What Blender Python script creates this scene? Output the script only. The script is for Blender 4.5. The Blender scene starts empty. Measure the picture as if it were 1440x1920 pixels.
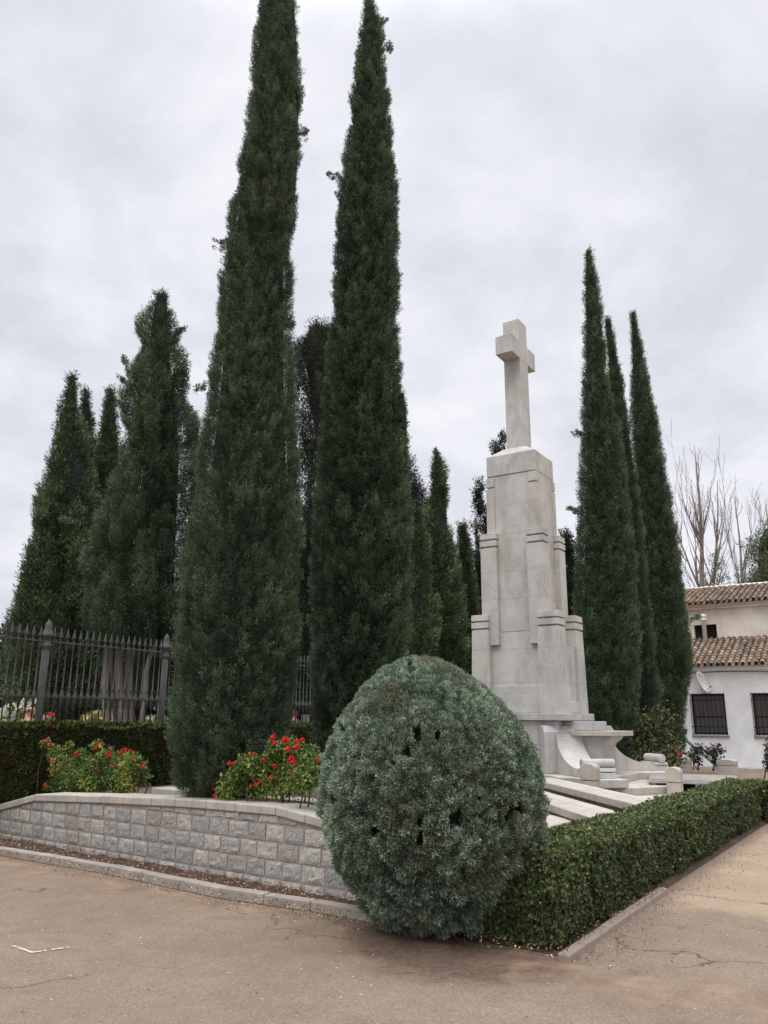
import bpy, bmesh, math, random
import numpy as np
from mathutils import Vector, Matrix
random.seed(7)
RNG = np.random.default_rng(11)
sc = bpy.context.scene
COL = sc.collection

# ------------------------------------------------------------------ camera
F = 1500.0; PIT = math.atan(392/1500.0); ROLL = math.radians(.4); EYE = 1.6
cd = bpy.data.cameras.new('camera'); cam = bpy.data.objects.new('camera', cd); COL.objects.link(cam)
cd.sensor_fit = 'VERTICAL'; cd.sensor_height = 36.0; cd.lens = 36.0*F/1920; cd.clip_end = 3000; cd.clip_start = .05
_c, _s = math.cos(ROLL), math.sin(ROLL)
_fw = Vector((0, math.cos(PIT), math.sin(PIT))); _up = Vector((0, -math.sin(PIT), math.cos(PIT))); _rt = Vector((1, 0, 0))
_r2 = _rt*_c + _up*_s; _u2 = -_rt*_s + _up*_c
M4 = Matrix((_r2, _u2, -_fw)).transposed().to_4x4(); M4.translation = (0, 0, EYE)
cam.matrix_world = M4
sc.camera = cam
sc.view_settings.view_transform = 'Standard'; sc.view_settings.look = 'None'; sc.view_settings.gamma = 1
sc.view_settings.exposure = 0.0
sc.cycles.max_bounces = 6; sc.cycles.diffuse_bounces = 3

# ------------------------------------------------------------------ sky (overcast) and sun
world = bpy.data.worlds.new("World"); sc.world = world; world.use_nodes = True
nt = world.node_tree; nt.nodes.clear()
def N(t, ty, **k):
    n = t.nodes.new(ty)
    for a, b in k.items():
        if a == 'inp':
            for i, x in b.items(): n.inputs[i].default_value = x
        else: setattr(n, a, b)
    return n
SUN_EL, SUN_AZ = math.radians(52), math.radians(-150)
out = N(nt, 'ShaderNodeOutputWorld'); bg = N(nt, 'ShaderNodeBackground', inp={1: .12})
bg2 = N(nt, 'ShaderNodeBackground', inp={1: 1.0}); addn = N(nt, 'ShaderNodeAddShader')
sky = N(nt, 'ShaderNodeTexSky', sky_type='NISHITA', sun_disc=False, sun_elevation=SUN_EL, sun_rotation=math.radians(210), air_density=1.0, dust_density=6.0)
hs = N(nt, 'ShaderNodeHueSaturation', inp={1: .25, 2: .1})
nt.links.new(sky.outputs[0], hs.inputs['Color']); nt.links.new(hs.outputs[0], bg.inputs[0])
tc = N(nt, 'ShaderNodeTexCoord'); sep = N(nt, 'ShaderNodeSeparateXYZ'); nt.links.new(tc.outputs['Generated'], sep.inputs[0])
# cloud deck: project direction on a plane overhead
zz = N(nt, 'ShaderNodeMath', operation='MAXIMUM', inp={1: 0.0}); nt.links.new(sep.outputs[2], zz.inputs[0])
za = N(nt, 'ShaderNodeMath', operation='ADD', inp={1: .28}); nt.links.new(zz.outputs[0], za.inputs[0])
dv = N(nt, 'ShaderNodeVectorMath', operation='DIVIDE'); cmb = N(nt, 'ShaderNodeCombineXYZ')
for i in range(3): nt.links.new(za.outputs[0], cmb.inputs[i])
nt.links.new(tc.outputs['Generated'], dv.inputs[0]); nt.links.new(cmb.outputs[0], dv.inputs[1])
n1 = N(nt, 'ShaderNodeTexNoise', inp={'Scale': 2.1, 'Detail': 8, 'Roughness': .6, 'Distortion': .45})
n2 = N(nt, 'ShaderNodeTexNoise', inp={'Scale': 5.5, 'Detail': 6, 'Roughness': .5, 'Distortion': .2})
nt.links.new(dv.outputs[0], n1.inputs['Vector']); nt.links.new(dv.outputs[0], n2.inputs['Vector'])
mx = N(nt, 'ShaderNodeMix', data_type='FLOAT', inp={0: .38}); nt.links.new(n1.outputs[0], mx.inputs[2]); nt.links.new(n2.outputs[0], mx.inputs[3])
cr = N(nt, 'ShaderNodeValToRGB'); e = cr.color_ramp.elements
e[0].position = .40; e[0].color = (.665, .68, .755, 1); e[1].position = .62; e[1].color = (.89, .895, .945, 1)
e2 = e.new(.5); e2.color = (.765, .775, .85, 1)
nt.links.new(mx.outputs[0], cr.inputs[0])
# an overcast sky is brighter towards the zenith
mr = N(nt, 'ShaderNodeMapRange', interpolation_type='SMOOTHSTEP', inp={1: .70, 2: .97, 3: 1.0, 4: 5.6}); nt.links.new(sep.outputs[2], mr.inputs[0])
vm = N(nt, 'ShaderNodeVectorMath', operation='SCALE'); nt.links.new(cr.outputs[0], vm.inputs[0]); nt.links.new(mr.outputs[0], vm.inputs['Scale'])
nt.links.new(vm.outputs[0], bg2.inputs[0])
nt.links.new(bg.outputs[0], addn.inputs[0]); nt.links.new(bg2.outputs[0], addn.inputs[1]); nt.links.new(addn.outputs[0], out.inputs[0])
sl = bpy.data.lights.new('sun', 'SUN'); sl.energy = .9; sl.angle = math.radians(25); sl.color = (1, .96, .9)
so = bpy.data.objects.new('sun', sl); COL.objects.link(so)
sd = Vector((math.sin(SUN_AZ)*math.cos(SUN_EL), math.cos(SUN_AZ)*math.cos(SUN_EL), math.sin(SUN_EL)))
so.rotation_euler = sd.to_track_quat('Z', 'Y').to_euler()

# ------------------------------------------------------------------ measuring helpers
def ray(x, y):
    a = (x-720)/F; b = (960-y)/F
    a, b = a*_c - b*_s, a*_s + b*_c
    return np.array([a, math.cos(PIT)-b*math.sin(PIT), math.sin(PIT)+b*math.cos(PIT)])
def W(x, y, z):
    d = ray(x, y); return np.array([0, 0, EYE]) + d*((z-EYE)/d[2])
def YP(x, y, Y):
    d = ray(x, y); return np.array([0, 0, EYE]) + d*(Y/d[1])
TH = math.radians(33)
U = np.array([math.cos(TH), -math.sin(TH)]); V = np.array([math.sin(TH), math.cos(TH)])

# ------------------------------------------------------------------ object helpers
def tag(o, label=None, cat=None, group=None, kind=None):
    if label: o['label'] = label
    if cat: o['category'] = cat
    if group: o['group'] = group
    if kind: o['kind'] = kind
    return o
def empty(name, loc=(0, 0, 0), rz=0):
    o = bpy.data.objects.new(name, None); COL.objects.link(o); o.location = loc; o.rotation_euler = (0, 0, rz); o.empty_display_size = .2
    return o
def bevel(o, w=.01, seg=2):
    m = o.modifiers.new('bevel', 'BEVEL'); m.width = w; m.segments = seg; m.limit_method = 'ANGLE'; m.angle_limit = math.radians(35); return o
class MB:
    def __init__(s): s.v = []; s.f = []; s.n = 0; s.smooth = []
    def add(s, V_, F_, smooth=False):
        s.v.extend([tuple(map(float, p)) for p in V_])
        s.f.extend([tuple(i+s.n for i in f) for f in F_]); s.smooth.extend([smooth]*len(F_)); s.n += len(V_)
        return s
    def hexa(s, b, t):
        return s.add(list(b)+list(t), [(3, 2, 1, 0), (4, 5, 6, 7), (0, 1, 5, 4), (1, 2, 6, 5), (2, 3, 7, 6), (3, 0, 4, 7)])
    def box(s, x0, x1, y0, y1, z0, z1, tx=0, ty=0):
        return s.hexa([(x0, y0, z0), (x1, y0, z0), (x1, y1, z0), (x0, y1, z0)],
                      [(x0+tx, y0+ty, z1), (x1-tx, y0+ty, z1), (x1-tx, y1-ty, z1), (x0+tx, y1-ty, z1)])
    def prism(s, poly, z0, z1):
        n = len(poly)
        zz0 = z0 if hasattr(z0, '__len__') else [z0]*n; zz1 = z1 if hasattr(z1, '__len__') else [z1]*n
        v = [(p[0], p[1], a) for p, a in zip(poly, zz0)] + [(p[0], p[1], a) for p, a in zip(poly, zz1)]
        f = [tuple(range(n-1, -1, -1)), tuple(range(n, 2*n))] + [(i, (i+1) % n, n+(i+1) % n, n+i) for i in range(n)]
        return s.add(v, f)
    def extrude(s, prof, org, ax, up, side, w0, w1):
        # profile (a, z) in plane ax/up, extruded along side
        o = np.array(org); A = np.array(ax); B = np.array(up); S = np.array(side); n = len(prof)
        v = [o+A*p[0]+B*p[1]+S*w0 for p in prof] + [o+A*p[0]+B*p[1]+S*w1 for p in prof]
        f = [tuple(range(n)), tuple(range(2*n-1, n-1, -1))] + [((i+1) % n, i, n+i, n+(i+1) % n) for i in range(n)]
        return s.add(v, f)
    def lathe(s, prof, c=(0, 0, 0), seg=12, smooth=True):
        v = []; f = []
        for r, z in prof:
            for k in range(seg): a = 2*math.pi*k/seg; v.append((c[0]+r*math.cos(a), c[1]+r*math.sin(a), c[2]+z))
        for i in range(len(prof)-1):
            for k in range(seg): f.append((i*seg+k, i*seg+(k+1) % seg, (i+1)*seg+(k+1) % seg, (i+1)*seg+k))
        f.append(tuple(range(seg-1, -1, -1))); f.append(tuple(range((len(prof)-1)*seg, len(prof)*seg)))
        return s.add(v, f, smooth)
    def tube(s, pts, rad, seg=6, smooth=True):
        pts = [Vector(p) for p in pts]; n = len(pts)
        rad = rad if hasattr(rad, '__len__') else [rad]*n
        v = []; f = []; ref = Vector((.31, .17, .93))
        for i, p in enumerate(pts):
            t = (pts[min(i+1, n-1)]-pts[max(i-1, 0)]).normalized()
            a = t.cross(ref if abs(t.dot(ref)) < .9 else Vector((1, 0, 0))).normalized(); b = t.cross(a)
            for k in range(seg):
                q = 2*math.pi*k/seg; v.append(p+(a*math.cos(q)+b*math.sin(q))*rad[i])
        for i in range(n-1):
            for k in range(seg): f.append((i*seg+k, i*seg+(k+1) % seg, (i+1)*seg+(k+1) % seg, (i+1)*seg+k))
        f.append(tuple(range(seg-1, -1, -1))); f.append(tuple(range((n-1)*seg, n*seg)))
        return s.add(v, f, smooth)
    def build(s, name, mat, parent=None, loc=None):
        me = bpy.data.meshes.new(name); me.from_pydata(s.v, [], s.f); me.update()
        if any(s.smooth): me.polygons.foreach_set('use_smooth', s.smooth)
        bm = bmesh.new(); bm.from_mesh(me); bmesh.ops.recalc_face_normals(bm, faces=bm.faces); bm.to_mesh(me); bm.free()
        me.materials.append(mat); o = bpy.data.objects.new(name, me); COL.objects.link(o)
        if parent: o.parent = parent
        if loc is not None: o.location = loc
        return o
def mesh_np(name, Vv, k, mat, parent=None, tint=None, smooth=False):
    """Vv (n*k,3) loose polygons of k corners each"""
    n = len(Vv)//k
    me = bpy.data.meshes.new(name); me.vertices.add(n*k); me.vertices.foreach_set('co', np.ascontiguousarray(Vv, dtype=np.float32).ravel())
    me.loops.add(n*k); me.loops.foreach_set('vertex_index', np.arange(n*k, dtype=np.int32))
    me.polygons.add(n); me.polygons.foreach_set('loop_start', np.arange(0, n*k, k, dtype=np.int32))
    me.update(calc_edges=True)
    if tint is not None:
        at = me.attributes.new('tint', 'FLOAT', 'POINT'); at.data.foreach_set('value', np.ascontiguousarray(tint, dtype=np.float32))
    me.materials.append(mat); o = bpy.data.objects.new(name, me); COL.objects.link(o)
    if parent: o.parent = parent
    return o

# ------------------------------------------------------------------ numpy noise
_H = np.random.default_rng(3).random((64, 64, 64))
def vn(P, f=1.0, off=0.0):
    Q = np.asarray(P)*f + off; i = np.floor(Q).astype(int); t = Q-i; t = t*t*(3-2*t)
    i0 = i % 64; i1 = (i+1) % 64
    x0, y0, z0 = i0.T; x1, y1, z1 = i1.T; tx, ty, tz = t.T
    a = _H[x0, y0, z0]*(1-tx)+_H[x1, y0, z0]*tx; b = _H[x0, y1, z0]*(1-tx)+_H[x1, y1, z0]*tx
    c = _H[x0, y0, z1]*(1-tx)+_H[x1, y0, z1]*tx; d = _H[x0, y1, z1]*(1-tx)+_H[x1, y1, z1]*tx
    return ((a*(1-ty)+b*ty)*(1-tz)+(c*(1-ty)+d*ty)*tz)*2-1
def worley(P, f=1.0, off=0.0):
    """distance to the nearest of jittered cell points (0 at a lump's middle, ~.8 in the creases) and that cell's random value"""
    Q = np.asarray(P)*f+off; i = np.floor(Q).astype(int); best = np.full(len(Q), 9.); val = np.zeros(len(Q))
    for dx in (-1, 0, 1):
        for dy in (-1, 0, 1):
            for dz in (-1, 0, 1):
                c = i+np.array([dx, dy, dz]); a, b, e_ = (c % 64).T
                pt = c+np.stack([_H[a, b, e_], _H[b, e_, a], _H[e_, a, b]], 1); d = np.linalg.norm(Q-pt, axis=1)
                m = d < best; best[m] = d[m]; val[m] = _H[(a+7) % 64, b, e_][m]
    return best, val
def nz(a):
    return a/np.maximum(np.linalg.norm(a, axis=-1, keepdims=True), 1e-9)

# ------------------------------------------------------------------ materials
def newmat(name):
    m = bpy.data.materials.new(name); m.use_nodes = True; t = m.node_tree; b = t.nodes['Principled BSDF']
    b.inputs['Specular IOR Level'].default_value = .25; b.inputs['Roughness'].default_value = .85
    return m, t, b
def ramp(t, stops, src):
    r = N(t, 'ShaderNodeValToRGB'); el = r.color_ramp.elements
    el[0].position, el[0].color = stops[0][0], (*stops[0][1], 1); el[1].position, el[1].color = stops[-1][0], (*stops[-1][1], 1)
    for p, c in stops[1:-1]: q = el.new(p); q.color = (*c, 1)
    t.links.new(src, r.inputs[0]); return r.outputs[0]
def noise(t, vec, scale, detail=4, rough=.55, dist=0):
    n = N(t, 'ShaderNodeTexNoise', inp={'Scale': scale, 'Detail': detail, 'Roughness': rough, 'Distortion': dist})
    if vec is not None: t.links.new(vec, n.inputs['Vector'])
    return n.outputs[0]
def mixc(t, fac, a, b, mode='MIX'):
    m = N(t, 'ShaderNodeMix', data_type='RGBA', blend_type=mode)
    for i, x in ((0, fac), (6, a), (7, b)):
        if hasattr(x, 'links') or hasattr(x, 'is_linked'): t.links.new(x, m.inputs[i])
        elif i == 0: m.inputs[0].default_value = x
        else: m.inputs[i].default_value = (*x, 1)
    return m.outputs[2]
def mth(t, op, a, b=None, clamp=False):
    m = N(t, 'ShaderNodeMath', operation=op, use_clamp=clamp)
    for i, x in enumerate((a, b)):
        if x is None: continue
        if hasattr(x, 'is_linked'): t.links.new(x, m.inputs[i])
        else: m.inputs[i].default_value = x
    return m.outputs[0]
def bump(t, b, h, s=.3, d=.02):
    n = N(t, 'ShaderNodeBump', inp={'Strength': s, 'Distance': d}); t.links.new(h, n.inputs['Height']); t.links.new(n.outputs[0], b.inputs['Normal'])
def scl(t, vec, s):
    m = N(t, 'ShaderNodeMapping'); m.inputs['Scale'].default_value = s; t.links.new(vec, m.inputs[0]); return m.outputs[0]
def geo(t): return N(t, 'ShaderNodeNewGeometry').outputs['Position']
def plain(name, col, rough=.8, metal=0, var=.12, sc_=8):
    m, t, b = newmat(name); p = geo(t)
    n = noise(t, p, sc_, 5)
    c = ramp(t, [(.3, tuple(x*(1-var) for x in col)), (.7, tuple(min(1, x*(1+var)) for x in col))], n)
    t.links.new(c, b.inputs['Base Color']); b.inputs['Roughness'].default_value = rough; b.inputs['Metallic'].default_value = metal
    bump(t, b, noise(t, p, 60, 3), .15, .004)
    return m
def leafmat(name, stops, patch=None, pscale=1.6, rough=.65, trans=.0, streak=(1, 1, 1)):
    m, t, b = newmat(name); a = N(t, 'ShaderNodeAttribute', attribute_name='tint').outputs['Fac']
    c = ramp(t, stops, a)
    if patch:
        p = scl(t, geo(t), streak); n = noise(t, p, pscale, 4)
        f = mth(t, 'MULTIPLY', ramp(t, [(.5, (0, 0, 0)), (.68, (1, 1, 1))], n), patch[1])
        c = mixc(t, f, c, patch[0])
    t.links.new(c, b.inputs['Base Color']); b.inputs['Roughness'].default_value = rough; b.inputs['Specular IOR Level'].default_value = .2
    if trans:
        tr = N(t, 'ShaderNodeBsdfTranslucent'); t.links.new(c, tr.inputs[0]); ms = N(t, 'ShaderNodeMixShader', inp={0: trans})
        t.links.new(b.outputs[0], ms.inputs[1]); t.links.new(tr.outputs[0], ms.inputs[2]); t.links.new(ms.outputs[0], t.nodes['Material Output'].inputs[0])
    return m
def stonemat(name, base=(.47, .455, .405), joints=None, speck=.12, stain=.5, scale=1.0, dark=(.17, .165, .15), warm=(.50, .43, .34)):
    m, t, b = newmat(name); p = geo(t)
    c = ramp(t, [(.3, tuple(x*.86 for x in base)), (.7, tuple(min(1, x*1.12) for x in base))], noise(t, p, 1.7*scale, 6, .6))
    c = mixc(t, mth(t, 'MULTIPLY', ramp(t, [(.48, (0, 0, 0)), (.7, (1, 1, 1))], noise(t, p, .9*scale, 5, .6, .6)), .45), c, warm)
    st = noise(t, scl(t, p, (2.1, 2.1, .8)), 1.0*scale, 8, .74, .2)
    c = mixc(t, mth(t, 'MULTIPLY', ramp(t, [(.46, (0, 0, 0)), (.68, (1, 1, 1))], st), stain), c, dark)
    # dark lichen specks in patches
    sp = noise(t, p, 38*scale, 3, .7); pm = noise(t, p, 1.5, 3)
    f = mth(t, 'MULTIPLY', ramp(t, [(.56, (0, 0, 0)), (.64, (1, 1, 1))], sp), ramp(t, [(.45, (0, 0, 0)), (.62, (1, 1, 1))], pm))
    c = mixc(t, mth(t, 'MULTIPLY', f, .75), c, tuple(x*.75 for x in dark))
    gr = noise(t, p, 130, 2); c = mixc(t, speck, c, ramp(t, [(.35, (.1, .1, .1)), (.65, (.8, .8, .78))], gr))
    h = mth(t, 'ADD', mth(t, 'MULTIPLY', noise(t, p, 90, 4, .7), .5), mth(t, 'MULTIPLY', noise(t, p, 9, 4), .6))
    if joints:
        z = N(t, 'ShaderNodeSeparateXYZ'); t.links.new(p, z.inputs[0]); wob = mth(t, 'MULTIPLY', noise(t, p, 6, 3), .012)
        tot = None
        for j in joints:
            d = mth(t, 'ABSOLUTE', mth(t, 'SUBTRACT', mth(t, 'ADD', z.outputs[2], wob), j+.006))
            k = mth(t, 'LESS_THAN', d, .006); tot = k if tot is None else mth(t, 'MAXIMUM', tot, k)
        c = mixc(t, mth(t, 'MULTIPLY', tot, .35), c, (.16, .15, .13)); h = mth(t, 'SUBTRACT', h, mth(t, 'MULTIPLY', tot, 1.5))
    t.links.new(c, b.inputs['Base Color']); b.inputs['Roughness'].default_value = .9
    bump(t, b, h, .5, .006)
    return m
M = {}
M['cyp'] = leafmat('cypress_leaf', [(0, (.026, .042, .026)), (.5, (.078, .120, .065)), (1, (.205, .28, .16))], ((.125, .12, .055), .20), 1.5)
M['cyp_far'] = leafmat('cypress_leaf_far', [(0, (.024, .038, .026)), (.5, (.046, .068, .04)), (1, (.10, .13, .07))], ((.07, .075, .035), .3), 1.3)
M['cyp_green'] = leafmat('cypress_leaf_green', [(0, (.030, .048, .026)), (.5, (.090, .132, .062)), (1, (.25, .33, .165))], ((.10, .11, .04), .4), 1.5)
M['dark'] = leafmat('conifer_leaf', [(0, (.018, .024, .019)), (.5, (.038, .048, .033)), (1, (.085, .10, .062))], ((.05, .048, .03), .3), 1.2)
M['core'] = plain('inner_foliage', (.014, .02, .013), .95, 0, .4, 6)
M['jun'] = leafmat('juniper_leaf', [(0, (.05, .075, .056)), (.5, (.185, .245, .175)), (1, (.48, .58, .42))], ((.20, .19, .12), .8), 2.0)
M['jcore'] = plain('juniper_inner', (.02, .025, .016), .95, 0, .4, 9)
M['hedge'] = leafmat('hedge_leaf', [(0, (.034, .052, .02)), (.5, (.085, .115, .043)), (.93, (.19, .22, .08)), (1, (.36, .31, .08))], ((.11, .105, .05), .3), 3.5, .45, .15)
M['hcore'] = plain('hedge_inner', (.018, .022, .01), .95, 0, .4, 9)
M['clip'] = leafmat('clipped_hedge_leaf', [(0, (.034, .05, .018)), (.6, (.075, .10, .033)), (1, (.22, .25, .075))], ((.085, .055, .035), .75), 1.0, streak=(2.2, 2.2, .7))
M['rose'] = leafmat('rose_leaf', [(0, (.06, .11, .024)), (.45, (.17, .25, .055)), (.8, (.36, .40, .085)), (1, (.55, .45, .10))], ((.09, .05, .03), .35), 5, .45, .2)
M['petal'] = leafmat('rose_petal', [(0, (.40, .006, .008)), (.6, (.72, .022, .018)), (1, (.88, .16, .13))], None, rough=.5, trans=.15)
M['shrub'] = leafmat('shrub_leaf', [(0, (.04, .055, .018)), (.6, (.075, .095, .032)), (1, (.15, .15, .06))], ((.13, .09, .04), .5), 2.5)
M['pale'] = leafmat('pale_leaf', [(0, (.08, .11, .05)), (.6, (.15, .18, .09)), (1, (.26, .28, .16))], None)
M['bark'] = stonemat('bark', (.155, .13, .105), None, .05, .6, 3, (.05, .04, .03), (.24, .16, .1))
M['barkpale'] = plain('pale_bark', (.23, .19, .165), .9, 0, .3, 3)
M['twig'] = plain('twig', (.10, .065, .045), .9, 0, .3, 5)
M['mon'] = stonemat('monument_stone', (.51, .495, .455), [9.2, 6.62, 5.9, 5.0, 4.35, 3.2, 2.45], .06, .60, 1, (.22, .22, .215), (.55, .465, .36))
M['monlow'] = stonemat('plinth_stone', (.47, .46, .445), [1.12], .08, .6, 1, (.22, .22, .22))
M['step'] = stonemat('step_stone', (.48, .43, .36), None, .12, .35, 1.6)
M['cop'] = stonemat('coping_granite', (.43, .39, .32), None, .22, .5, 2.4, (.17, .15, .12))
M['kerbworn'] = stonemat('worn_kerb_stone', (.27, .205, .155), None, .12, .5, 2.8, (.12, .09, .07), (.30, .21, .14))
M['kerb'] = stonemat('kerb_stone', (.27, .23, .185), None, .1, .45, 2.4)
M['iron'] = plain('painted_iron', (.085, .085, .078), .75, .0, .25, 9)
M['metal'] = plain('grey_metal', (.42, .44, .46), .45, .5)
M['darkmetal'] = plain('dark_metal', (.02, .02, .02), .5, .5)
M['plaster'] = stonemat('white_plaster', (.76, .77, .785), None, .03, .10, .8, (.45, .44, .42), (.66, .64, .60))
M['plasterold'] = stonemat('old_plaster', (.73, .68, .60), None, .03, .25, .9, (.32, .27, .2), (.55, .42, .30))
M['railpaint'] = plain('blue_grey_paint', (.13, .17, .19), .5, .2)
M['glass'] = plain('window_glass', (.085, .08, .075), .12, 0)
M['void'] = plain('dark_opening', (.015, .013, .012), .9)
M['skin'] = plain('skin', (.5, .24, .18), .5)
M['hair'] = plain('grey_brown_hair', (.16, .10, .07), .8)
M['blue'] = plain('blue_shirt', (.03, .07, .15), .8)
M['brown'] = plain('brown_jacket', (.13, .06, .04), .85)
M['trouser'] = plain('dark_trousers', (.03, .03, .04), .85)
M['marble'] = stonemat('white_marble', (.6, .6, .58), None, .03, .2, 2)
M['greystone'] = stonemat('grey_gravestone', (.3, .3, .3), None, .1, .2, 2)
M['wpetal'] = leafmat('white_petal', [(0, (.6, .6, .5)), (1, (.8, .8, .72))], None, trans=.1)
M['ypetal'] = leafmat('cream_petal', [(0, (.7, .5, .25)), (1, (.8, .7, .4))], None, trans=.1)
M['paint'] = plain('white_line_paint', (.50, .475, .43), .8, 0, .2, 25)
M['soil'] = stonemat('planter_soil', (.10, .068, .05), None, .04, .5, 4, (.05, .035, .025), (.2, .12, .08))

def roofmat():
    m, t, b = newmat('clay_tile'); a = N(t, 'ShaderNodeAttribute', attribute_name='tint').outputs['Fac']; p = geo(t)
    c = ramp(t, [(0, (.15, .105, .075)), (.4, (.27, .19, .135)), (.72, (.40, .31, .22)), (.86, (.42, .25, .15)), (1, (.46, .21, .11))], a)
    c = mixc(t, mth(t, 'MULTIPLY', ramp(t, [(.42, (0, 0, 0)), (.6, (1, 1, 1))], noise(t, p, 4, 6, .65)), .55), c, (.12, .11, .085))
    t.links.new(c, b.inputs['Base Color']); return m
M['tile'] = roofmat()
def blockmat():
    m, t, b = newmat('granite_block'); p = geo(t)
    c = ramp(t, [(.3, (.26, .255, .24)), (.7, (.44, .43, .405))], noise(t, p, 9, 5, .6))
    sp = noise(t, p, 85, 3, .7)
    c = mixc(t, .5, c, ramp(t, [(.38, (.08, .085, .09)), (.5, (.36, .365, .36)), (.62, (.62, .61, .58))], sp))
    c = mixc(t, mth(t, 'MULTIPLY', ramp(t, [(.55, (0, 0, 0)), (.75, (1, 1, 1))], noise(t, p, 2.2, 4)), .5), c, (.36, .28, .2))
    ti = N(t, 'ShaderNodeAttribute', attribute_name='tint').outputs['Fac']; c = mixc(t, .75, c, ramp(t, [(0, (.72, .71, .69)), (.5, (.98, .96, .93)), (1, (1.22, 1.15, 1.03))], ti), 'MULTIPLY')
    t.links.new(c, b.inputs['Base Color']); b.inputs['Roughness'].default_value = .8
    bump(t, b, mth(t, 'ADD', noise(t, p, 30, 5, .7), mth(t, 'MULTIPLY', noise(t, p, 110, 3), .4)), .7, .008); return m
M['block'] = blockmat()
M['mortar'] = stonemat('mortar', (.38, .28, .22), None, .1, .4, 4, (.12, .08, .06), (.38, .24, .17))
def groundmat():
    m, t, b = newmat('worn_asphalt'); p = geo(t)
    big = noise(t, p, .55, 6, .6, .4); mid = noise(t, p, 4, 6, .65)
    c = ramp(t, [(.3, (.188, .138, .097)), (.5, (.227, .171, .121)), (.7, (.265, .204, .148))], big)
    c = mixc(t, .3, c, ramp(t, [(.3, (.13, .097, .072)), (.7, (.29, .228, .170))], mid))
    # aggregate: pale and dark grit
    v = N(t, 'ShaderNodeTexVoronoi', inp={'Scale': 95}); t.links.new(p, v.inputs['Vector'])
    s = N(t, 'ShaderNodeSeparateColor'); t.links.new(v.outputs['Color'], s.inputs[0])
    c = mixc(t, mth(t, 'MULTIPLY', mth(t, 'GREATER_THAN', s.outputs[0], .93), .35), c, (.42, .37, .31))
    c = mixc(t, mth(t, 'MULTIPLY', mth(t, 'LESS_THAN', s.outputs[1], .16), .5), c, (.12, .095, .08))
    v2 = N(t, 'ShaderNodeTexVoronoi', inp={'Scale': 17}); t.links.new(p, v2.inputs['Vector'])
    s2 = N(t, 'ShaderNodeSeparateColor'); t.links.new(v2.outputs['Color'], s2.inputs[0])
    near = mth(t, 'LESS_THAN', v2.outputs['Distance'], .15)
    c = mixc(t, mth(t, 'MULTIPLY', mth(t, 'MULTIPLY', mth(t, 'GREATER_THAN', s2.outputs[0], .965), near), .6), c, (.62, .58, .52))
    c = mixc(t, mth(t, 'MULTIPLY', mth(t, 'MULTIPLY', mth(t, 'LESS_THAN', s2.outputs[0], .08), near), .8), c, (.10, .07, .055))
    # washed-out bed soil at the corner, also painting contact shade under the clipped bush
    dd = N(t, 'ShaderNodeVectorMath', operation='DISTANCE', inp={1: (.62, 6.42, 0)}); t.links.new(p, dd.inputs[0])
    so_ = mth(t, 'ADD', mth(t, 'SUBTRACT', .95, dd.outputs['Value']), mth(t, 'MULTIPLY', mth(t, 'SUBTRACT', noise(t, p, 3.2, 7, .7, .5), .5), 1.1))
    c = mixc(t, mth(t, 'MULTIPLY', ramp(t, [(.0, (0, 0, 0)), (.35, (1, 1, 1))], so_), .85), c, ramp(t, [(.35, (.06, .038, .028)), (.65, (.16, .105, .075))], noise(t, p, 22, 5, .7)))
    # cracks and a few dark patches
    ve = N(t, 'ShaderNodeTexVoronoi', feature='DISTANCE_TO_EDGE', inp={'Scale': .42}); wv_ = N(t, 'ShaderNodeVectorMath', operation='ADD'); nw = N(t, 'ShaderNodeTexNoise', inp={'Scale': 2.2, 'Detail': 6})
    sc3 = N(t, 'ShaderNodeVectorMath', operation='SCALE', inp={'Scale': .9}); t.links.new(p, nw.inputs['Vector']); t.links.new(nw.outputs['Color'], sc3.inputs[0]); t.links.new(p, wv_.inputs[0]); t.links.new(sc3.outputs[0], wv_.inputs[1]); t.links.new(wv_.outputs[0], ve.inputs['Vector'])
    ck = mth(t, 'MULTIPLY', mth(t, 'LESS_THAN', ve.outputs['Distance'], .0050), ramp(t, [(.46, (0, 0, 0)), (.53, (1, 1, 1))], noise(t, p, .5, 3)))
    c = mixc(t, mth(t, 'MULTIPLY', ck, .7), c, (.07, .05, .04))
    c = mixc(t, mth(t, 'MULTIPLY', ramp(t, [(.58, (0, 0, 0)), (.74, (1, 1, 1))], noise(t, p, .9, 7, .7, .8)), .45), c, (.13, .10, .085))
    # sandy dirt on the right, past the flush strip
    dp = N(t, 'ShaderNodeVectorMath', operation='DOT_PRODUCT'); a0 = np.array([2.8, 8.45]); a1 = W(1440, 1697, 0)[:2]; d = (a1-a0)/np.linalg.norm(a1-a0)
    nn = np.array([-d[1], d[0]]); dp.inputs[1].default_value = (nn[0], nn[1], 0); t.links.new(p, dp.inputs[0])
    w = mth(t, 'ADD', mth(t, 'SUBTRACT', dp.outputs['Value'], float(nn@a0)-.75), mth(t, 'MULTIPLY', mth(t, 'SUBTRACT', noise(t, p, 1.6, 5, .65), .5), 1.7))
    dp2 = N(t, 'ShaderNodeVectorMath', operation='DOT_PRODUCT'); dp2.inputs[1].default_value = (U[0], U[1], 0); t.links.new(p, dp2.inputs[0])
    k0 = float(np.array([1.31, 6.11])@U)
    side = ramp(t, [(.0, (0, 0, 0)), (.25, (1, 1, 1))], mth(t, 'SUBTRACT', dp2.outputs['Value'], k0-.1))
    f = mth(t, 'MULTIPLY', ramp(t, [(.0, (0, 0, 0)), (.45, (1, 1, 1))], w), side)
    dirt = ramp(t, [(.3, (.27, .195, .125)), (.55, (.345, .255, .17)), (.72, (.41, .31, .215))], noise(t, p, 1.3, 6, .65))
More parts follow.
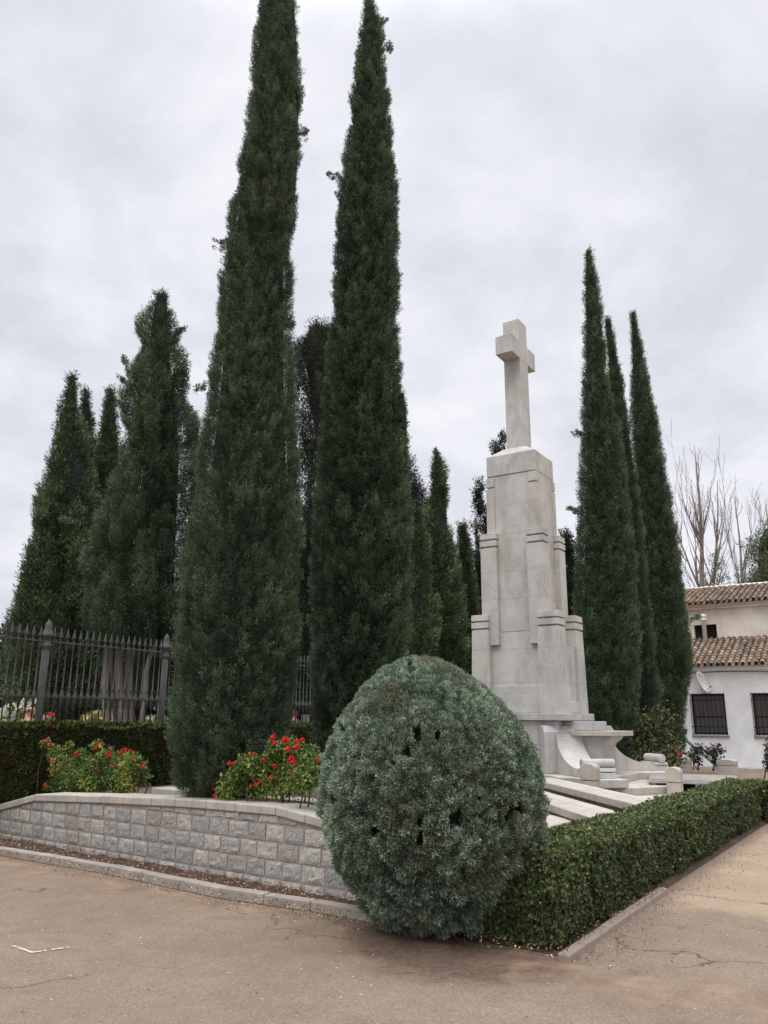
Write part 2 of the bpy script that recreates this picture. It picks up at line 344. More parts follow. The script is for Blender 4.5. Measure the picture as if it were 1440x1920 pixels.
    dirt = mixc(t, .25, dirt, ramp(t, [(.35, (.16, .11, .07)), (.65, (.55, .45, .34))], noise(t, p, 45, 3, .7)))
    c = mixc(t, mth(t, 'MULTIPLY', f, .92), c, dirt)
    # reddish silt and dark grit washed up along the left kerb
    k1 = np.array([-4.59, 10.36]); k2 = np.array([.02, 7.11]); kd = (k2-k1)/np.linalg.norm(k2-k1); kn = np.array([-kd[1], kd[0]])
    dp3 = N(t, 'ShaderNodeVectorMath', operation='DOT_PRODUCT'); dp3.inputs[1].default_value = (kn[0], kn[1], 0); t.links.new(p, dp3.inputs[0])
    dk = mth(t, 'ABSOLUTE', mth(t, 'SUBTRACT', dp3.outputs['Value'], float(kn@k1)-.22))
    lit = mth(t, 'SUBTRACT', 1.0, mth(t, 'MULTIPLY', dk, 1.9), True)
    g = mth(t, 'MULTIPLY', ramp(t, [(.43, (0, 0, 0)), (.56, (1, 1, 1))], noise(t, p, 2.3, 6, .7, .5)), lit)
    c = mixc(t, mth(t, 'MULTIPLY', g, .8), c, ramp(t, [(.4, (.31, .215, .135)), (.62, (.16, .105, .08))], noise(t, p, 3.1, 5)))
    t.links.new(c, b.inputs['Base Color']); b.inputs['Roughness'].default_value = .93; b.inputs['Specular IOR Level'].default_value = .15
    bump(t, b, mth(t, 'ADD', noise(t, p, 120, 3, .7), mth(t, 'MULTIPLY', noise(t, p, 14, 5, .6), 1.2)), .55, .012)
    return m
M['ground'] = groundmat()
def mulchmat():
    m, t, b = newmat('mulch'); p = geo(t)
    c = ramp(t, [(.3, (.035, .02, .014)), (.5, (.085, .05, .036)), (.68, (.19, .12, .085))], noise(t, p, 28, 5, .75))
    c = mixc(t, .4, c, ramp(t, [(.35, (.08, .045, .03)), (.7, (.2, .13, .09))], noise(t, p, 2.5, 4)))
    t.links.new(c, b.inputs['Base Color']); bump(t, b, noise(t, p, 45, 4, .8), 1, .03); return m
M['mulch'] = mulchmat()

# ------------------------------------------------------------------ ground
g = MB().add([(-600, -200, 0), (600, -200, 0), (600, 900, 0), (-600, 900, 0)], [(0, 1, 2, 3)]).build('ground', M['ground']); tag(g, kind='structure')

# wall line
WA = W(0, 1575, 0)[:2]; WB = W(640, 1690, 0)[:2]; WD = (WB-WA)/np.linalg.norm(WB-WA); WN = np.array([WD[1], -WD[0]])  # WN towards the camera
if WN[1] > 0: WN = -WN
def wp(s, off=0.0): return WA + WD*s - WN*off      # off > 0 goes behind the wall face
KERB = [W(x, y, 0)[:2] for x, y in [(-260, 1572), (0, 1605), (200, 1640), (410, 1685), (580, 1710), (722, 1736)]]
HC = np.array([1.27, 6.30])     # near bottom corner of the right hedge
# planting strip: between kerb and wall and under the ball and the hedge
ring = [tuple(p) for p in KERB] + [tuple(p) for p in [(.25, 6.98), (.6, 6.72), (.95, 6.50), (1.16, 6.34), tuple(np.array([1.29, 6.22])), tuple(np.array([2.72, 8.47])), tuple(HC+V*9.6+U*.03), tuple(HC+V*10.2-U*.9), tuple(HC+V*3-U*1.3), tuple(wp(7.6, .1)), tuple(wp(-3, .1))]]
mb = MB()
bmx = bmesh.new(); vs = [bmx.verts.new((x, y, .02)) for x, y in ring]; fc = bmx.faces.new(vs); bmesh.ops.triangulate(bmx, faces=[fc])
for _ in range(5): bmesh.ops.subdivide_edges(bmx, edges=[e for e in bmx.edges if e.calc_length() > .16], cuts=1); bmesh.ops.triangulate(bmx, faces=bmx.faces[:])
for v in bmx.verts:
    v.co.z = .005 if v.is_boundary else (.012 if v.co.x > -.1 and v.co.y < 7.3 else .035) + .02*float(vn(np.array([[v.co.x, v.co.y, 0]]), 7)[0])
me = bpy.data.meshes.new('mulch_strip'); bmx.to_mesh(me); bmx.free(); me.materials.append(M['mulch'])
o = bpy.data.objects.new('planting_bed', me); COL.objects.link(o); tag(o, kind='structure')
# kerbs made of laid stones
def kerb(name, pts, ln, w, h, mat, inner, z0=-.05):
    mb = MB(); rest = 0
    for a, b in zip(pts[:-1], pts[1:]):
        a = np.array(a); b = np.array(b); L = np.linalg.norm(b-a); d = (b-a)/L; n = np.array([-d[1], d[0]])*inner; k = max(1, round(L/ln))
        for i in range(k):
            p = a+d*(L*i/k+.004); q = a+d*(L*(i+1)/k-.004); j = random.uniform(-.004, .006)
            mb.hexa([(*p, z0), (*q, z0), (*(q+n*w), z0), (*(p+n*w), z0)], [(*(p+n*.012), h+j), (*(q+n*.012), h+j+random.uniform(-.003, .003)), (*(q+n*w), h+j), (*(p+n*w), h+j)])
    o = mb.build(name, mat); bevel(o, .008); tag(o, kind='structure'); return o
kerb('kerb', KERB, .62, .13, .085, M['kerb'], 1)
kerb('kerb', [(1.31, 6.11), (2.8, 8.45)], .9, .10, .045, M['kerbworn'], 1)
sa = np.array([2.82, 8.47]); sb = W(1440, 1697, 0)[:2]; sdv = (sb-sa)/np.linalg.norm(sb-sa)
kerb('kerb', [tuple(sa), tuple(sa+sdv*3.2)], .8, .07, .012, M['kerbworn'], 1)

# ------------------------------------------------------------------ retaining wall
TOP = [(-3.2, .20), (-1.5, .28), (-.1, .45), (.77, .63), (2.3, .70), (3.9, .755), (5.2, .765), (5.6, .72), (7.4, .52)]
def wtop(s): return float(np.interp(s, [a for a, _ in TOP], [b for _, b in TOP]))
wall = empty('retaining_wall', (*wp(2), 0)); tag(wall, 'low retaining wall of rough grey granite blocks with reddish mortar and a stone coping', 'wall')
def local(o, root):
    o.parent = root; o.matrix_parent_inverse = Matrix.Translation(root.location).inverted(); return o
mb = MB()
ss = [-3.2, -1.5, -.1, .77, 2.3, 3.9, 5.2, 5.6, 7.4]
for a, b in zip(ss[:-1], ss[1:]):
    p0, p1, p2, p3 = wp(a, .006), wp(b, .006), wp(b, .34), wp(a, .34); za, zb = wtop(a)-.08, wtop(b)-.08
    mb.hexa([(*p0, -.1), (*p1, -.1), (*p2, -.1), (*p3, -.1)], [(*p0, za), (*p1, zb), (*p2, zb), (*p3, za)])
local(mb.build('mortar', M['mortar']), wall)
VV = []; FF = []; BT = []
def rough_block(s0, s1, z0, z1):
    nx, nz_ = 9, 6; base = len(VV)
    gx = np.linspace(0, 1, nx); gz = np.linspace(0, 1, nz_)
    BT.extend([random.random()]*(nx*nz_)); seed = random.uniform(0, 50); dep = random.uniform(.0, .012)
    for j in range(nz_):
        for i in range(nx):
            s = s0+(s1-s0)*gx[i]; zt0, zt1 = z0, min(z1, wtop(s)-.092)
            z = zt0+(zt1-zt0)*gz[j]
            edge = min(gx[i], 1-gx[i])*(s1-s0)/.035; ez = min(gz[j], 1-gz[j])*(z1-z0)/.03; e_ = min(1, edge, ez)
            q = np.array([[s*9+seed, z*9, seed]]); q2 = q*2.7
            pr = -.002+.006*e_**.5+(.007*float(vn(q, 1)[0])+.007*float(vn(q2, 1)[0]))*e_+dep*.3
            js = .006*float(vn(q*1.9, 1, 9)[0]); p = wp(s+js, -pr)
            VV.append((p[0], p[1], z+.006*float(vn(q*2.1, 1, 5)[0])))
    for j in range(nz_-1):
        for i in range(nx-1):
            a = base+j*nx+i; FF.append((a, a+1, a+nx+1, a+nx))
hz = .166; z = -.07; row = 0
while z < .75:
    s = -3.2+(.13 if row % 2 else 0); 
    while s < 7.3:
        L = random.uniform(.235, .30)
        if wtop(s+L/2)-.095-z > .035 and min(wtop(s+.02), wtop(s+L))-.095-z > .01: rough_block(s+.010, s+L-.010, z+.009, z+hz-.009)
        s += L
    z += hz; row += 1
mb = MB(); mb.add(VV, FF, False); gb = local(mb.build('granite_blocks', M['block']), wall); gb.data.attributes.new('tint', 'FLOAT', 'POINT').data.foreach_set('value', np.array(BT, dtype=np.float32))
mb = MB(); a = -3.2
while a < 7.3:
    b = a+random.uniform(.42, .56)
    for k_ in (-.1, .77, 5.2, 5.6):
        if a < k_-.1 and b > k_-.12: b = k_
    b = min(b, 7.4); p0, p1, p2, p3 = wp(a+.003, -.025), wp(b-.003, -.025), wp(b-.003, .42), wp(a+.003, .42); za, zb = wtop(a), wtop(b); j = random.uniform(-.002, .003)
    mb.hexa([(*p0, za-.085), (*p1, zb-.085), (*p2, zb-.085), (*p3, za-.085)], [(*p0, za+j), (*p1, zb+j), (*p2, zb+j), (*p3, za+j)])
    a = b
o = local(mb.build('coping', M['cop']), wall); bevel(o, .012)
# terrace behind the wall
tp = [(*wp(q, .36), wtop(q)-.13) for q in (-3.2, -.1, .77, 2.3, 3.9, 5.6, 7.2)] + [(1.0, 9.3, .16), (1.85, 12.6, .40), (2.0, 16, .5), (1.4, 20, .5)] + [(*(np.array([-5.62, 13.5])+V*q+U*.3), .5) for q in (10, 5, 0, -3)]
ter = MB(); ter.prism([q[:2] for q in tp], -.1, [q[2] for q in tp])
o = ter.build('terrace_soil', M['soil']); tag(o, kind='structure')
# second raised edging behind
mb = MB()
def edging(p, q, w, z0, z1, ln=.5):
    p = np.array(p); q = np.array(q); L = np.linalg.norm(q-p); d = (q-p)/L; n = np.array([-d[1], d[0]]); k = max(1, round(L/ln))
    for i in range(k):
        a = p+d*(L*i/k+.003); b = p+d*(L*(i+1)/k-.003)
        mb.hexa([(*a, z0), (*b, z0), (*(b+n*w), z0), (*(a+n*w), z0)], [(*a, z1), (*b, z1), (*(b+n*w), z1), (*(a+n*w), z1)])
eA = W(284, 1477, .76)[:2]; eB = eA+WD*3.9
edging(eA, eB, .3, .67, .76)
o = mb.build('planter_edging', M['cop']); bevel(o, .01); tag(o, 'low line of granite edging stones behind the retaining wall by the tallest cypress', 'edging')
mb = MB(); mb.hexa([(*(eA+WD*.05-WN*.03), .4), (*(eB-WN*.03), .4), (*(eB-WN*.25), .4), (*(eA+WD*.05-WN*.25), .4)], [(*(eA+WD*.05-WN*.03), .672), (*(eB-WN*.03), .672), (*(eB-WN*.25), .672), (*(eA+WD*.05-WN*.25), .672)])
mb.build('footing', M['mortar'], o)

# ------------------------------------------------------------------ foliage machinery
def tufts(C, D, size, k, width, spread=.7, up=.25, tint=None, droop=0, lenvar=.35):
    """k pointed blades (rhombs) from each centre, fanning about direction D"""
    n = len(C); size = np.broadcast_to(size, (n,))
    Cx = np.repeat(C, k, 0); Dx = np.repeat(D, k, 0); S = np.repeat(size, k)
    d = nz(Dx + RNG.normal(0, spread, (n*k, 3)) + np.array([0, 0, up]))
    L = S*(1+RNG.uniform(-lenvar, lenvar, n*k)); sd_ = nz(np.cross(d, RNG.normal(0, 1, (n*k, 3)))); w = (L*width)[:, None]
    b0 = Cx + RNG.normal(0, .12, (n*k, 3))*S[:, None]
    tip = b0+d*L[:, None]; tip[:, 2] -= droop*L
    m = b0+d*(L*.45)[:, None]
    V_ = np.stack([b0, m+sd_*w, tip, m-sd_*w], 1).reshape(-1, 3)
    tt = (np.repeat(tint if tint is not None else RNG.random(n), k)+RNG.normal(0, .13, n*k)).clip(0, 1)
    return V_, np.repeat(tt, 4)
def clumps(C, D, rc, k, blade, tint, up=.5, wid=.24, along=1.5):
    """small flame-shaped sprays: k short pointed blades filling an ellipsoid that leans along D"""
    n = len(C); rc = np.broadcast_to(rc, (n,)); blade = np.broadcast_to(blade, (n,)); A = nz(D+np.array([0, 0, up]))
    q = nz(RNG.normal(0, 1, (n, k, 3)))*(RNG.random((n, k, 1))**.4); al = (q*A[:, None]).sum(-1, keepdims=True)
    taper = 1-.35*np.clip(al, 0, 1)
    pos = C[:, None]+((q-al*A[:, None])*taper*.85+al*A[:, None]*along)*rc[:, None, None]
    d = nz(q*.75+A[:, None]*.8+RNG.normal(0, .33, (n, k, 3))); sd_ = nz(np.cross(d, RNG.normal(0, 1, (n, k, 3))))
    L = (blade[:, None]*RNG.uniform(.6, 1.4, (n, k)))[..., None]
    V_ = np.stack([pos-sd_*L*wid, pos+sd_*L*wid, pos+d*L], 2).reshape(-1, 3)
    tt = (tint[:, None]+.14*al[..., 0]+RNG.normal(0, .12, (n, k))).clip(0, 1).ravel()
    return V_, np.repeat(tt, 3)
def leaves(C, D, L, width=.32, tint=None, spread=.8):
    """single folded leaves: two quads each"""
    n = len(C); d = nz(np.cross(D, RNG.normal(0, 1, (n, 3)))+D*RNG.uniform(.0, .8, (n, 1))+RNG.normal(0, spread*.3, (n, 3)))
    sd_ = nz(np.cross(d, D+RNG.normal(0, spread, (n, 3)))); nn = np.cross(sd_, d); L = np.broadcast_to(L, (n,))*RNG.uniform(.7, 1.25, n); L = L[:, None]
    b = C; tip = C+d*L; m1 = C+d*L*.5+sd_*L*width+nn*L*.10; m2 = C+d*L*.5-sd_*L*width+nn*L*.10; md = C+d*L*.5
    V_ = np.stack([b, m1, tip, md, b, md, tip, m2], 1).reshape(-1, 3)
    tt = (tint if tint is not None else RNG.random(n)).clip(0, 1)
    return V_, np.repeat(tt, 8)

def profile(px, Y):
    """silhouette samples (y, xleft, xright) of the photograph -> heights, centre x, radius at distance Y"""
    r = []
    for y, a, b in px:
        A = YP(a, y, Y); B = YP(b, y, Y); r.append(((A[2]+B[2])/2, (A[0]+B[0])/2, abs(B[0]-A[0])/2))
    r.sort(); return np.array(r)
def lobes_core(prof, Y, name, parent, z0, k=.84, seg=28, amp=.1, seedo=0., mat='core'):
    zs = np.linspace(max(z0, prof[0, 0]), prof[-1, 0], 60); v = []; f = []
    for i, z in enumerate(zs):
        cx = np.interp(z, prof[:, 0], prof[:, 1]); r = max(.01, np.interp(z, prof[:, 0], prof[:, 2]))*k
        a = np.linspace(0, 2*np.pi, seg, endpoint=False); P = np.stack([cx+np.cos(a)*r, Y+np.sin(a)*r, np.full(seg, z)], 1)
        disp = 1+amp*vn(P*np.array([1.4, 1.4, .45]), 1, seedo)
        P[:, 0] = cx+np.cos(a)*r*disp; P[:, 1] = Y+np.sin(a)*r*disp; v += P.tolist()
    n = len(zs)
    for i in range(n-1):
        for j in range(seg): f.append((i*seg+j, i*seg+(j+1) % seg, (i+1)*seg+(j+1) % seg, (i+1)*seg+j))
    f.append(tuple(range(seg-1, -1, -1))); f.append(tuple(range((n-1)*seg, n*seg)))
    return MB().add(v, f, True)
def cypress(label, px, Y, zb, n, size, lobes=None, mat='cyp', blades=8, group=None, amp=.10, clump=.05, trunk=True, seed=0., width=.17, spread=.62, sprigs=(), cat='cypress tree', kbase=.70, name='cypress_tree', up=1.0, bl=.52, lf=4.2, lump=.125):
    prof0 = profile(px, Y); base = empty(name, (float(prof0[0, 1]), Y, zb)); tag(base, label, cat, group)
    VA = []; TA = []; core = MB()
    allp = [(prof0, Y, 1.0)] + [(profile(l, Y+dy), Y+dy, fr) for l, dy, fr in (lobes or [])]
    for prof, Yc, fr in allp:
        zmin = max(zb+.12, prof[0, 0]); zs = np.linspace(zmin, prof[-1, 0], 400); rr = np.interp(zs, prof[:, 0], prof[:, 2])+.03
        cdf = np.cumsum(rr); cdf /= cdf[-1]; N_ = int(n*fr); z = np.interp(RNG.random(N_), cdf, zs)
        th = RNG.uniform(0, 2*np.pi, N_); keep = (np.sin(th) < .35) | (RNG.random(N_) < .45); z = z[keep]; th = th[keep]
        cx = np.interp(z, prof[:, 0], prof[:, 1]); r = np.interp(z, prof[:, 0], prof[:, 2])
        P = np.stack([cx+np.cos(th)*r, Yc+np.sin(th)*r, z], 1)
        big = vn(P*np.array([1.4, 1.4, .45]), 1, seed); med = vn(P*np.array([1, 1, .8]), 3.2, 7+seed); sm = vn(P*np.array([1, 1, .6]), 7.5, 3+seed)
        w1, c1 = worley(P*np.array([1, 1, .5]), lf, seed); w2, c2 = worley(P*np.array([1, 1, .55]), lf*2.4, seed+5)
        rel = lump*(.30*(c1-.5)-1.5*np.maximum(0, w1-.40))+lump*(.30*(c2-.5)-.8*np.maximum(0, w2-.38))
        rc = size*RNG.uniform(.75, 1.3, len(z)); fine = np.minimum(1, r/(size*3))
        lift = amp*big; rad = r*(1+lift)+(rel+clump*.5*med)*fine-rc*.75+lump*.12-np.abs(RNG.normal(0, .5, len(z)))*size*.5*fine
        rad = np.maximum(rad, .0)
        C = np.stack([cx+np.cos(th)*rad, Yc+np.sin(th)*rad, z], 1); D = np.stack([np.cos(th), np.sin(th), np.zeros(len(z))], 1)
        D = nz(D+RNG.normal(0, .28, D.shape)); tint = .50+.26*(c2-.5)+.20*(c1-.5)+.12*med-.55*np.maximum(0, w2-.35)-.30*np.maximum(0, w1-.4)+RNG.normal(0, .10, len(z))  # tint drops in the creases: shade put into the leaf colour
        tint = np.where(RNG.random(len(z)) < .004, 1.25, tint)
        a, b = clumps(C, D, rc, blades, size*bl*1.0, tint, up, .155, 1.9); VA.append(a); TA.append(b)
        c_ = lobes_core(prof, Yc, '', None, zb, kbase, 28, amp, seed); core.add(c_.v, c_.f, True)
    for sx, sy, L, dx, dz in sprigs:    # stray shoots that stand out from the outline
        p = YP(sx, sy, Y); k = 12; t = RNG.random(k)[:, None]; C = p+np.array([dx, 0, dz])*L*t+RNG.normal(0, .035, (k, 3))
        a, b = clumps(C, np.repeat(np.array([[dx, 0, dz]]), k, 0), size*.7, blades, size*bl, np.full(k, .5), .3); VA.append(a); TA.append(b)
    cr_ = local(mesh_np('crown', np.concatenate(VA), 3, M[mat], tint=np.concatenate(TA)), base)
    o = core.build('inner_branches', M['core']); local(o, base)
    if trunk:
        tb = MB(); tb.tube([(float(prof0[0, 1]), Y, zb-.2), (float(prof0[0, 1]), Y, zb+.7), (float(prof0[3, 1]), Y, zb+2)], [.2, .15, .1], 10)
        local(tb.build('trunk', M['bark']), base)
    return base

def clumpy(name, label, cat, px, Y, zb, nb, nt, size, mat, group=None, trunk=None, blades=7, br=.32, fill=.75, seed=0, width=.2, elong=.8, corek=.55):
    """irregular conifer: a crown of separate branch masses with gaps between"""
    prof = profile(px, Y); base = empty(name, (float(prof[0, 1]), Y, zb)); tag(base, label, cat, group); rs = np.random.default_rng(seed+1)
    VA = []; TA = []
    zs = np.linspace(prof[0, 0], prof[-1, 0], 300); rr = np.interp(zs, prof[:, 0], prof[:, 2]); cdf = np.cumsum(rr+.02); cdf /= cdf[-1]
    for i in range(nb):
        z = np.interp((i+rs.random())/nb, cdf, zs); R_ = np.interp(z, prof[:, 0], prof[:, 2]); cx = np.interp(z, prof[:, 0], prof[:, 1])
        th = rs.uniform(0, 2*np.pi) if rs.random() > .6 else rs.uniform(np.pi, 2*np.pi)
        b = max(.12, br*R_*rs.uniform(.7, 1.3)); q = max(0, R_-b*.8)*rs.uniform(.55, 1.0)
        c = np.array([cx+math.cos(th)*q, Y+math.sin(th)*q, z]); m = max(10, int(nt*b*b))
        D = nz(rs.normal(0, 1, (m, 3))+np.array([0, 0, .25])); rad = b*(1+.35*vn(D*2+c, 1.6))[:, None]
        P = c+D*rad*np.array([1, 1, elong]); tint = .35+.3*(D[:, 2]*.5)+rs.normal(0, .14, m)
        a, bb = clumps(P, nz(D+.5*np.array([math.cos(th), math.sin(th), .3])), size*rs.uniform(.7, 1.3, m), blades, size*.5, tint, .4); VA.append(a); TA.append(bb)
    local(mesh_np('crown', np.concatenate(VA), 3, M[mat], tint=np.concatenate(TA)), base)
    if corek:
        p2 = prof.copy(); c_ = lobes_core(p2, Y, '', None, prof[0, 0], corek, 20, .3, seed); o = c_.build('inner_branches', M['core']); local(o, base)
    if trunk:
        tb = MB()
        for pts, rads in trunk: tb.tube(pts, rads, 12)
        local(tb.build('trunk', M['bark']), base)
    return base
GF = 'tall cypresses'
# ------------------------------------------------------------------ the two tall cypresses
A_px = [(-110, 512, 520), (-60, 500, 536), (0, 485, 549), (50, 477, 552), (100, 471, 555), (200, 464, 556), (300, 448, 556), (400, 432, 553), (500, 419, 551), (600, 405, 553), (700, 393, 556), (800, 381, 560), (900, 369, 566), (1000, 354, 572), (1100, 343, 570), (1200, 335, 565), (1300, 328, 556), (1400, 322, 542), (1470, 330, 520), (1500, 360, 490)]
A_l = [(-40, 540, 546), (20, 532, 556), (100, 526, 563), (200, 522, 567), (300, 520, 563), (420, 515, 556)]
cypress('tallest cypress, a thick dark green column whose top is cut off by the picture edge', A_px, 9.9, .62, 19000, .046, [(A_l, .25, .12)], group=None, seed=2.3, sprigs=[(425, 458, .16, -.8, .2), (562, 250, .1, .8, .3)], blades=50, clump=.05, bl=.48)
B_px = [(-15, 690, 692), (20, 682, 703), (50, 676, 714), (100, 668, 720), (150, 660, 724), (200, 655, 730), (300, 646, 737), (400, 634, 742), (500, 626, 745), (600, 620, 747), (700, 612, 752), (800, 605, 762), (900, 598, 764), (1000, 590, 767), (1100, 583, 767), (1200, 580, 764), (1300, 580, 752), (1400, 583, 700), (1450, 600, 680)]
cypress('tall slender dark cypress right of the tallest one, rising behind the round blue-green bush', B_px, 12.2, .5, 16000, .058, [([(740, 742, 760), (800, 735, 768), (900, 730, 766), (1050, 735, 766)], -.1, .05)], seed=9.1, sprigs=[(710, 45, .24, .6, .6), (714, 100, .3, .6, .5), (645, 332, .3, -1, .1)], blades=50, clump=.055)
# ------------------------------------------------------------------ right group of cypresses
I_px = [(470, 1100, 1106), (520, 1095, 1119), (600, 1094, 1131), (700, 1092, 1140), (800, 1090, 1160), (900, 1088, 1174), (1000, 1084, 1184), (1100, 1079, 1190), (1200, 1076, 1195), (1300, 1086, 1198), (1370, 1100, 1195), (1430, 1110, 1190)]
GR = 'cypresses right of the monument'
cypress('tall pointed cypress immediately right of the stone cross monument', I_px, 21.5, .3, 10000, .092, mat='cyp', group=GR, seed=4.4, blades=34, sprigs=[(1092, 815, .3, -.8, .2), (1085, 960, .35, -.8, .3)], clump=.09)
I2 = [(600, 1134, 1144), (700, 1140, 1165), (800, 1145, 1181), (900, 1150, 1195), (1000, 1155, 1206), (1100, 1160, 1213), (1200, 1165, 1223), (1300, 1168, 1236), (1380, 1170, 1234), (1430, 1180, 1225)]
cypress('cypress half hidden behind the pointed one, middle of the three right of the cross', I2, 23.2, .2, 8000, .092, mat='cyp', group=GR, seed=6.1, blades=30, clump=.09)
J = [(586, 1184, 1189), (650, 1183, 1204), (700, 1182, 1215), (800, 1183, 1235), (900, 1190, 1250), (1000, 1195, 1266), (1100, 1200, 1281), (1200, 1205, 1297), (1260, 1208, 1296), (1320, 1210, 1284), (1400, 1215, 1281), (1430, 1225, 1272)]
cypress('rightmost cypress of the three, its dark column standing against the white house', J, 25.5, .1, 10000, .10, mat='cyp', group=GR, seed=1.7, blades=30, clump=.1, sprigs=[(1292, 1165, .4, .8, .4)])
# ------------------------------------------------------------------ left trees behind the fence
GL = 'trees behind the iron fence'
C_px = [(703, 133, 137), (760, 116, 149), (850, 97, 166), (950, 72, 178), (1050, 47, 195), (1120, 30, 205), (1200, 18, 215), (1300, 15, 215), (1370, 25, 210)]
cypress('broad cone-shaped cypress at the far left, behind the iron fence', C_px, 22, .2, 8000, .14, mat='cyp_green', group=GL, blades=30, lf=1.8, lump=.34, seed=3.3, clump=.12, amp=.14)
C2 = [(729, 157, 163), (780, 150, 173), (850, 146, 186), (950, 142, 200), (1100, 140, 210), (1200, 140, 215)]
cypress('thin cypress tip poking up just right of the far-left cone-shaped cypress', C2, 25, .2, 2500, .14, mat='cyp_far', group=GL, blades=28, seed=5.3, clump=.1)
C3 = [(730, 204, 212), (790, 188, 222), (880, 174, 232), (980, 168, 245), (1100, 160, 260), (1200, 160, 260)]
cypress('narrow cypress between the thin tip and the big multi-stemmed tree', C3, 23.5, .2, 3800, .14, mat='cyp_green', group=GL, blades=28, seed=8.3, clump=.12, amp=.14)
D_px = [(552, 290, 318), (566, 280, 326), (590, 272, 331), (630, 263, 333), (670, 258, 340), (710, 245, 352), (760, 232, 368), (820, 230, 380), (900, 218, 386), (1000, 190, 392), (1080, 168, 392), (1140, 158, 392), (1190, 162, 390), (1215, 190, 378)]
def stem(x0, y0, x1, y1, Y, zb, r0, r1, wob=.12):
    a = YP(x0, y0, Y); b = YP(x1, y1, Y); a[2] = zb; pts = []; rd = []
    for i in range(7):
        t = i/6; p = a*(1-t)+b*t; p[0] += wob*math.sin(t*5+x0); pts.append(tuple(p)); rd.append(r0*(1-t)+r1*t)
    return pts, rd
tr = [stem(209, 1350, 214, 1130, 18.7, .1, .12, .05), stem(240, 1350, 234, 1130, 18.8, .1, .17, .06), stem(221, 1350, 225, 1140, 19.0, .1, .08, .04), stem(253, 1350, 258, 1120, 18.9, .1, .13, .05), stem(252, 1300, 300, 1200, 18.4, 1.2, .07, .05), stem(235, 1200, 290, 650, 19.5, 3.5, .16, .04)]
dt = cypress('big bushy old cypress with several bare grey-brown stems rising behind the fence', D_px, 19.2, 2.9, 16000, .10, mat='cyp', group=GL, seed=21.3, amp=.14, lf=1.25, lump=.50, blades=28, kbase=.42, trunk=False, sprigs=[(240, 700, .6, -.3, .9), (246, 725, .4, -.8, .5), (362, 735, .5, .8, .5), (150, 985, .5, -.8, .3), (330, 625, .3, .8, .5)])
tb = MB()
for pts, rads in tr: tb.tube(pts, rads, 12)
local(tb.build('trunk', M['bark']), dt)
E_px = [(620, 560, 640), (660, 535, 650), (720, 540, 700), (800, 540, 740), (880, 540, 780), (930, 510, 800), (1000, 490, 800), (1100, 470, 790), (1200, 465, 780), (1280, 470, 780)]
cypress('wide near-black conifer seen in the gap between the two tallest cypresses', E_px, 29, .2, 13000, .17, mat='dark', group=GL, seed=31.3, amp=.25, lf=.8, lump=.95, blades=24, kbase=.5, cat='conifer', name='conifer_tree')
clumpy('conifer_tree', 'low dark conifer behind the stems of the old cypress, seen through the fence', 'conifer', [(1110, 270, 340), (1150, 235, 365), (1230, 215, 375), (1330, 212, 375)], 31, .2, 70, 90, .22, 'dark', GL, [([(-8.2, 31, 0), (-8.2, 31, 2), (-8.2, 31, 4)], [.2, .15, .1])], 22, .34, seed=58, corek=.85)
F_px = [(858, 817, 824), (885, 810, 832), (930, 805, 840), (970, 798, 844), (1020, 780, 850), (1080, 772, 862), (1150, 766, 872), (1230, 762, 878), (1300, 765, 878)]
cypress('ragged green cypress with a feathery tip, between the second tall cypress and the monument', F_px, 25.5, .2, 5500, .15, mat='cyp_green', group=GL, seed=12.3, clump=.2, amp=.2, blades=30, lf=1.6, lump=.4, sprigs=[(820, 870, .4, 0, 1)])
F2 = [(960, 770, 790), (1000, 764, 800), (1080, 758, 812), (1180, 755, 820), (1300, 757, 820)]
cypress('short green cypress against the right side of the second tall cypress', F2, 23, .2, 3000, .15, mat='cyp_green', group=GL, seed=15.3, clump=.18, amp=.2, blades=28, lf=1.6, lump=.35)
G_px = [(985, 864, 871), (1020, 859, 880), (1080, 856, 890), (1160, 855, 900), (1240, 852, 910), (1320, 850, 915)]
cypress('small narrow yellow-green cypress close to the left side of the monument', G_px, 27, .2, 3000, .15, mat='cyp_green', group=GL, blades=28, seed=14.3, clump=.12, amp=.1)
H1 = [(808, 934, 948), (830, 922, 952), (855, 918, 965), (900, 918, 985), (1000, 915, 1010), (1100, 905, 1030), (1250, 900, 1040)]
clumpy('conifer_tree', 'dark loose conifer whose top shows left of the foot of the cross shaft', 'conifer', H1, 38, .2, 150, 110, .20, 'dark', GL, [([(8, 38, 0), (6.7, 38, 8), (6.0, 38, 15)], [.3, .2, .05])], 22, .34, seed=18, width=.18, corek=0)
H2 = [(896, 894, 900), (930, 886, 908), (980, 890, 925), (1020, 880, 935), (1100, 872, 950), (1250, 870, 960)]
clumpy('conifer_tree', 'dark narrow conifer showing at the left edge of the monument', 'conifer', H2, 33, .2, 150, 150, .17, 'dark', GL, [([(4, 33, 0), (4, 33, 6), (3.9, 33, 10)], [.2, .15, .04])], 22, .34, seed=28, width=.18, corek=0)
H3 = [(998, 1058, 1066), (1040, 1052, 1078), (1100, 1048, 1088), (1180, 1040, 1095), (1300, 1035, 1100)]
clumpy('conifer_tree', 'dark conifer in the narrow gap between the monument and the right-hand cypresses', 'conifer', H3, 31, .2, 150, 150, .17, 'dark', GL, [([(7, 31, 0), (7.2, 31, 5), (7.3, 31, 9)], [.2, .15, .04])], 22, .34, seed=38, width=.18, corek=0)

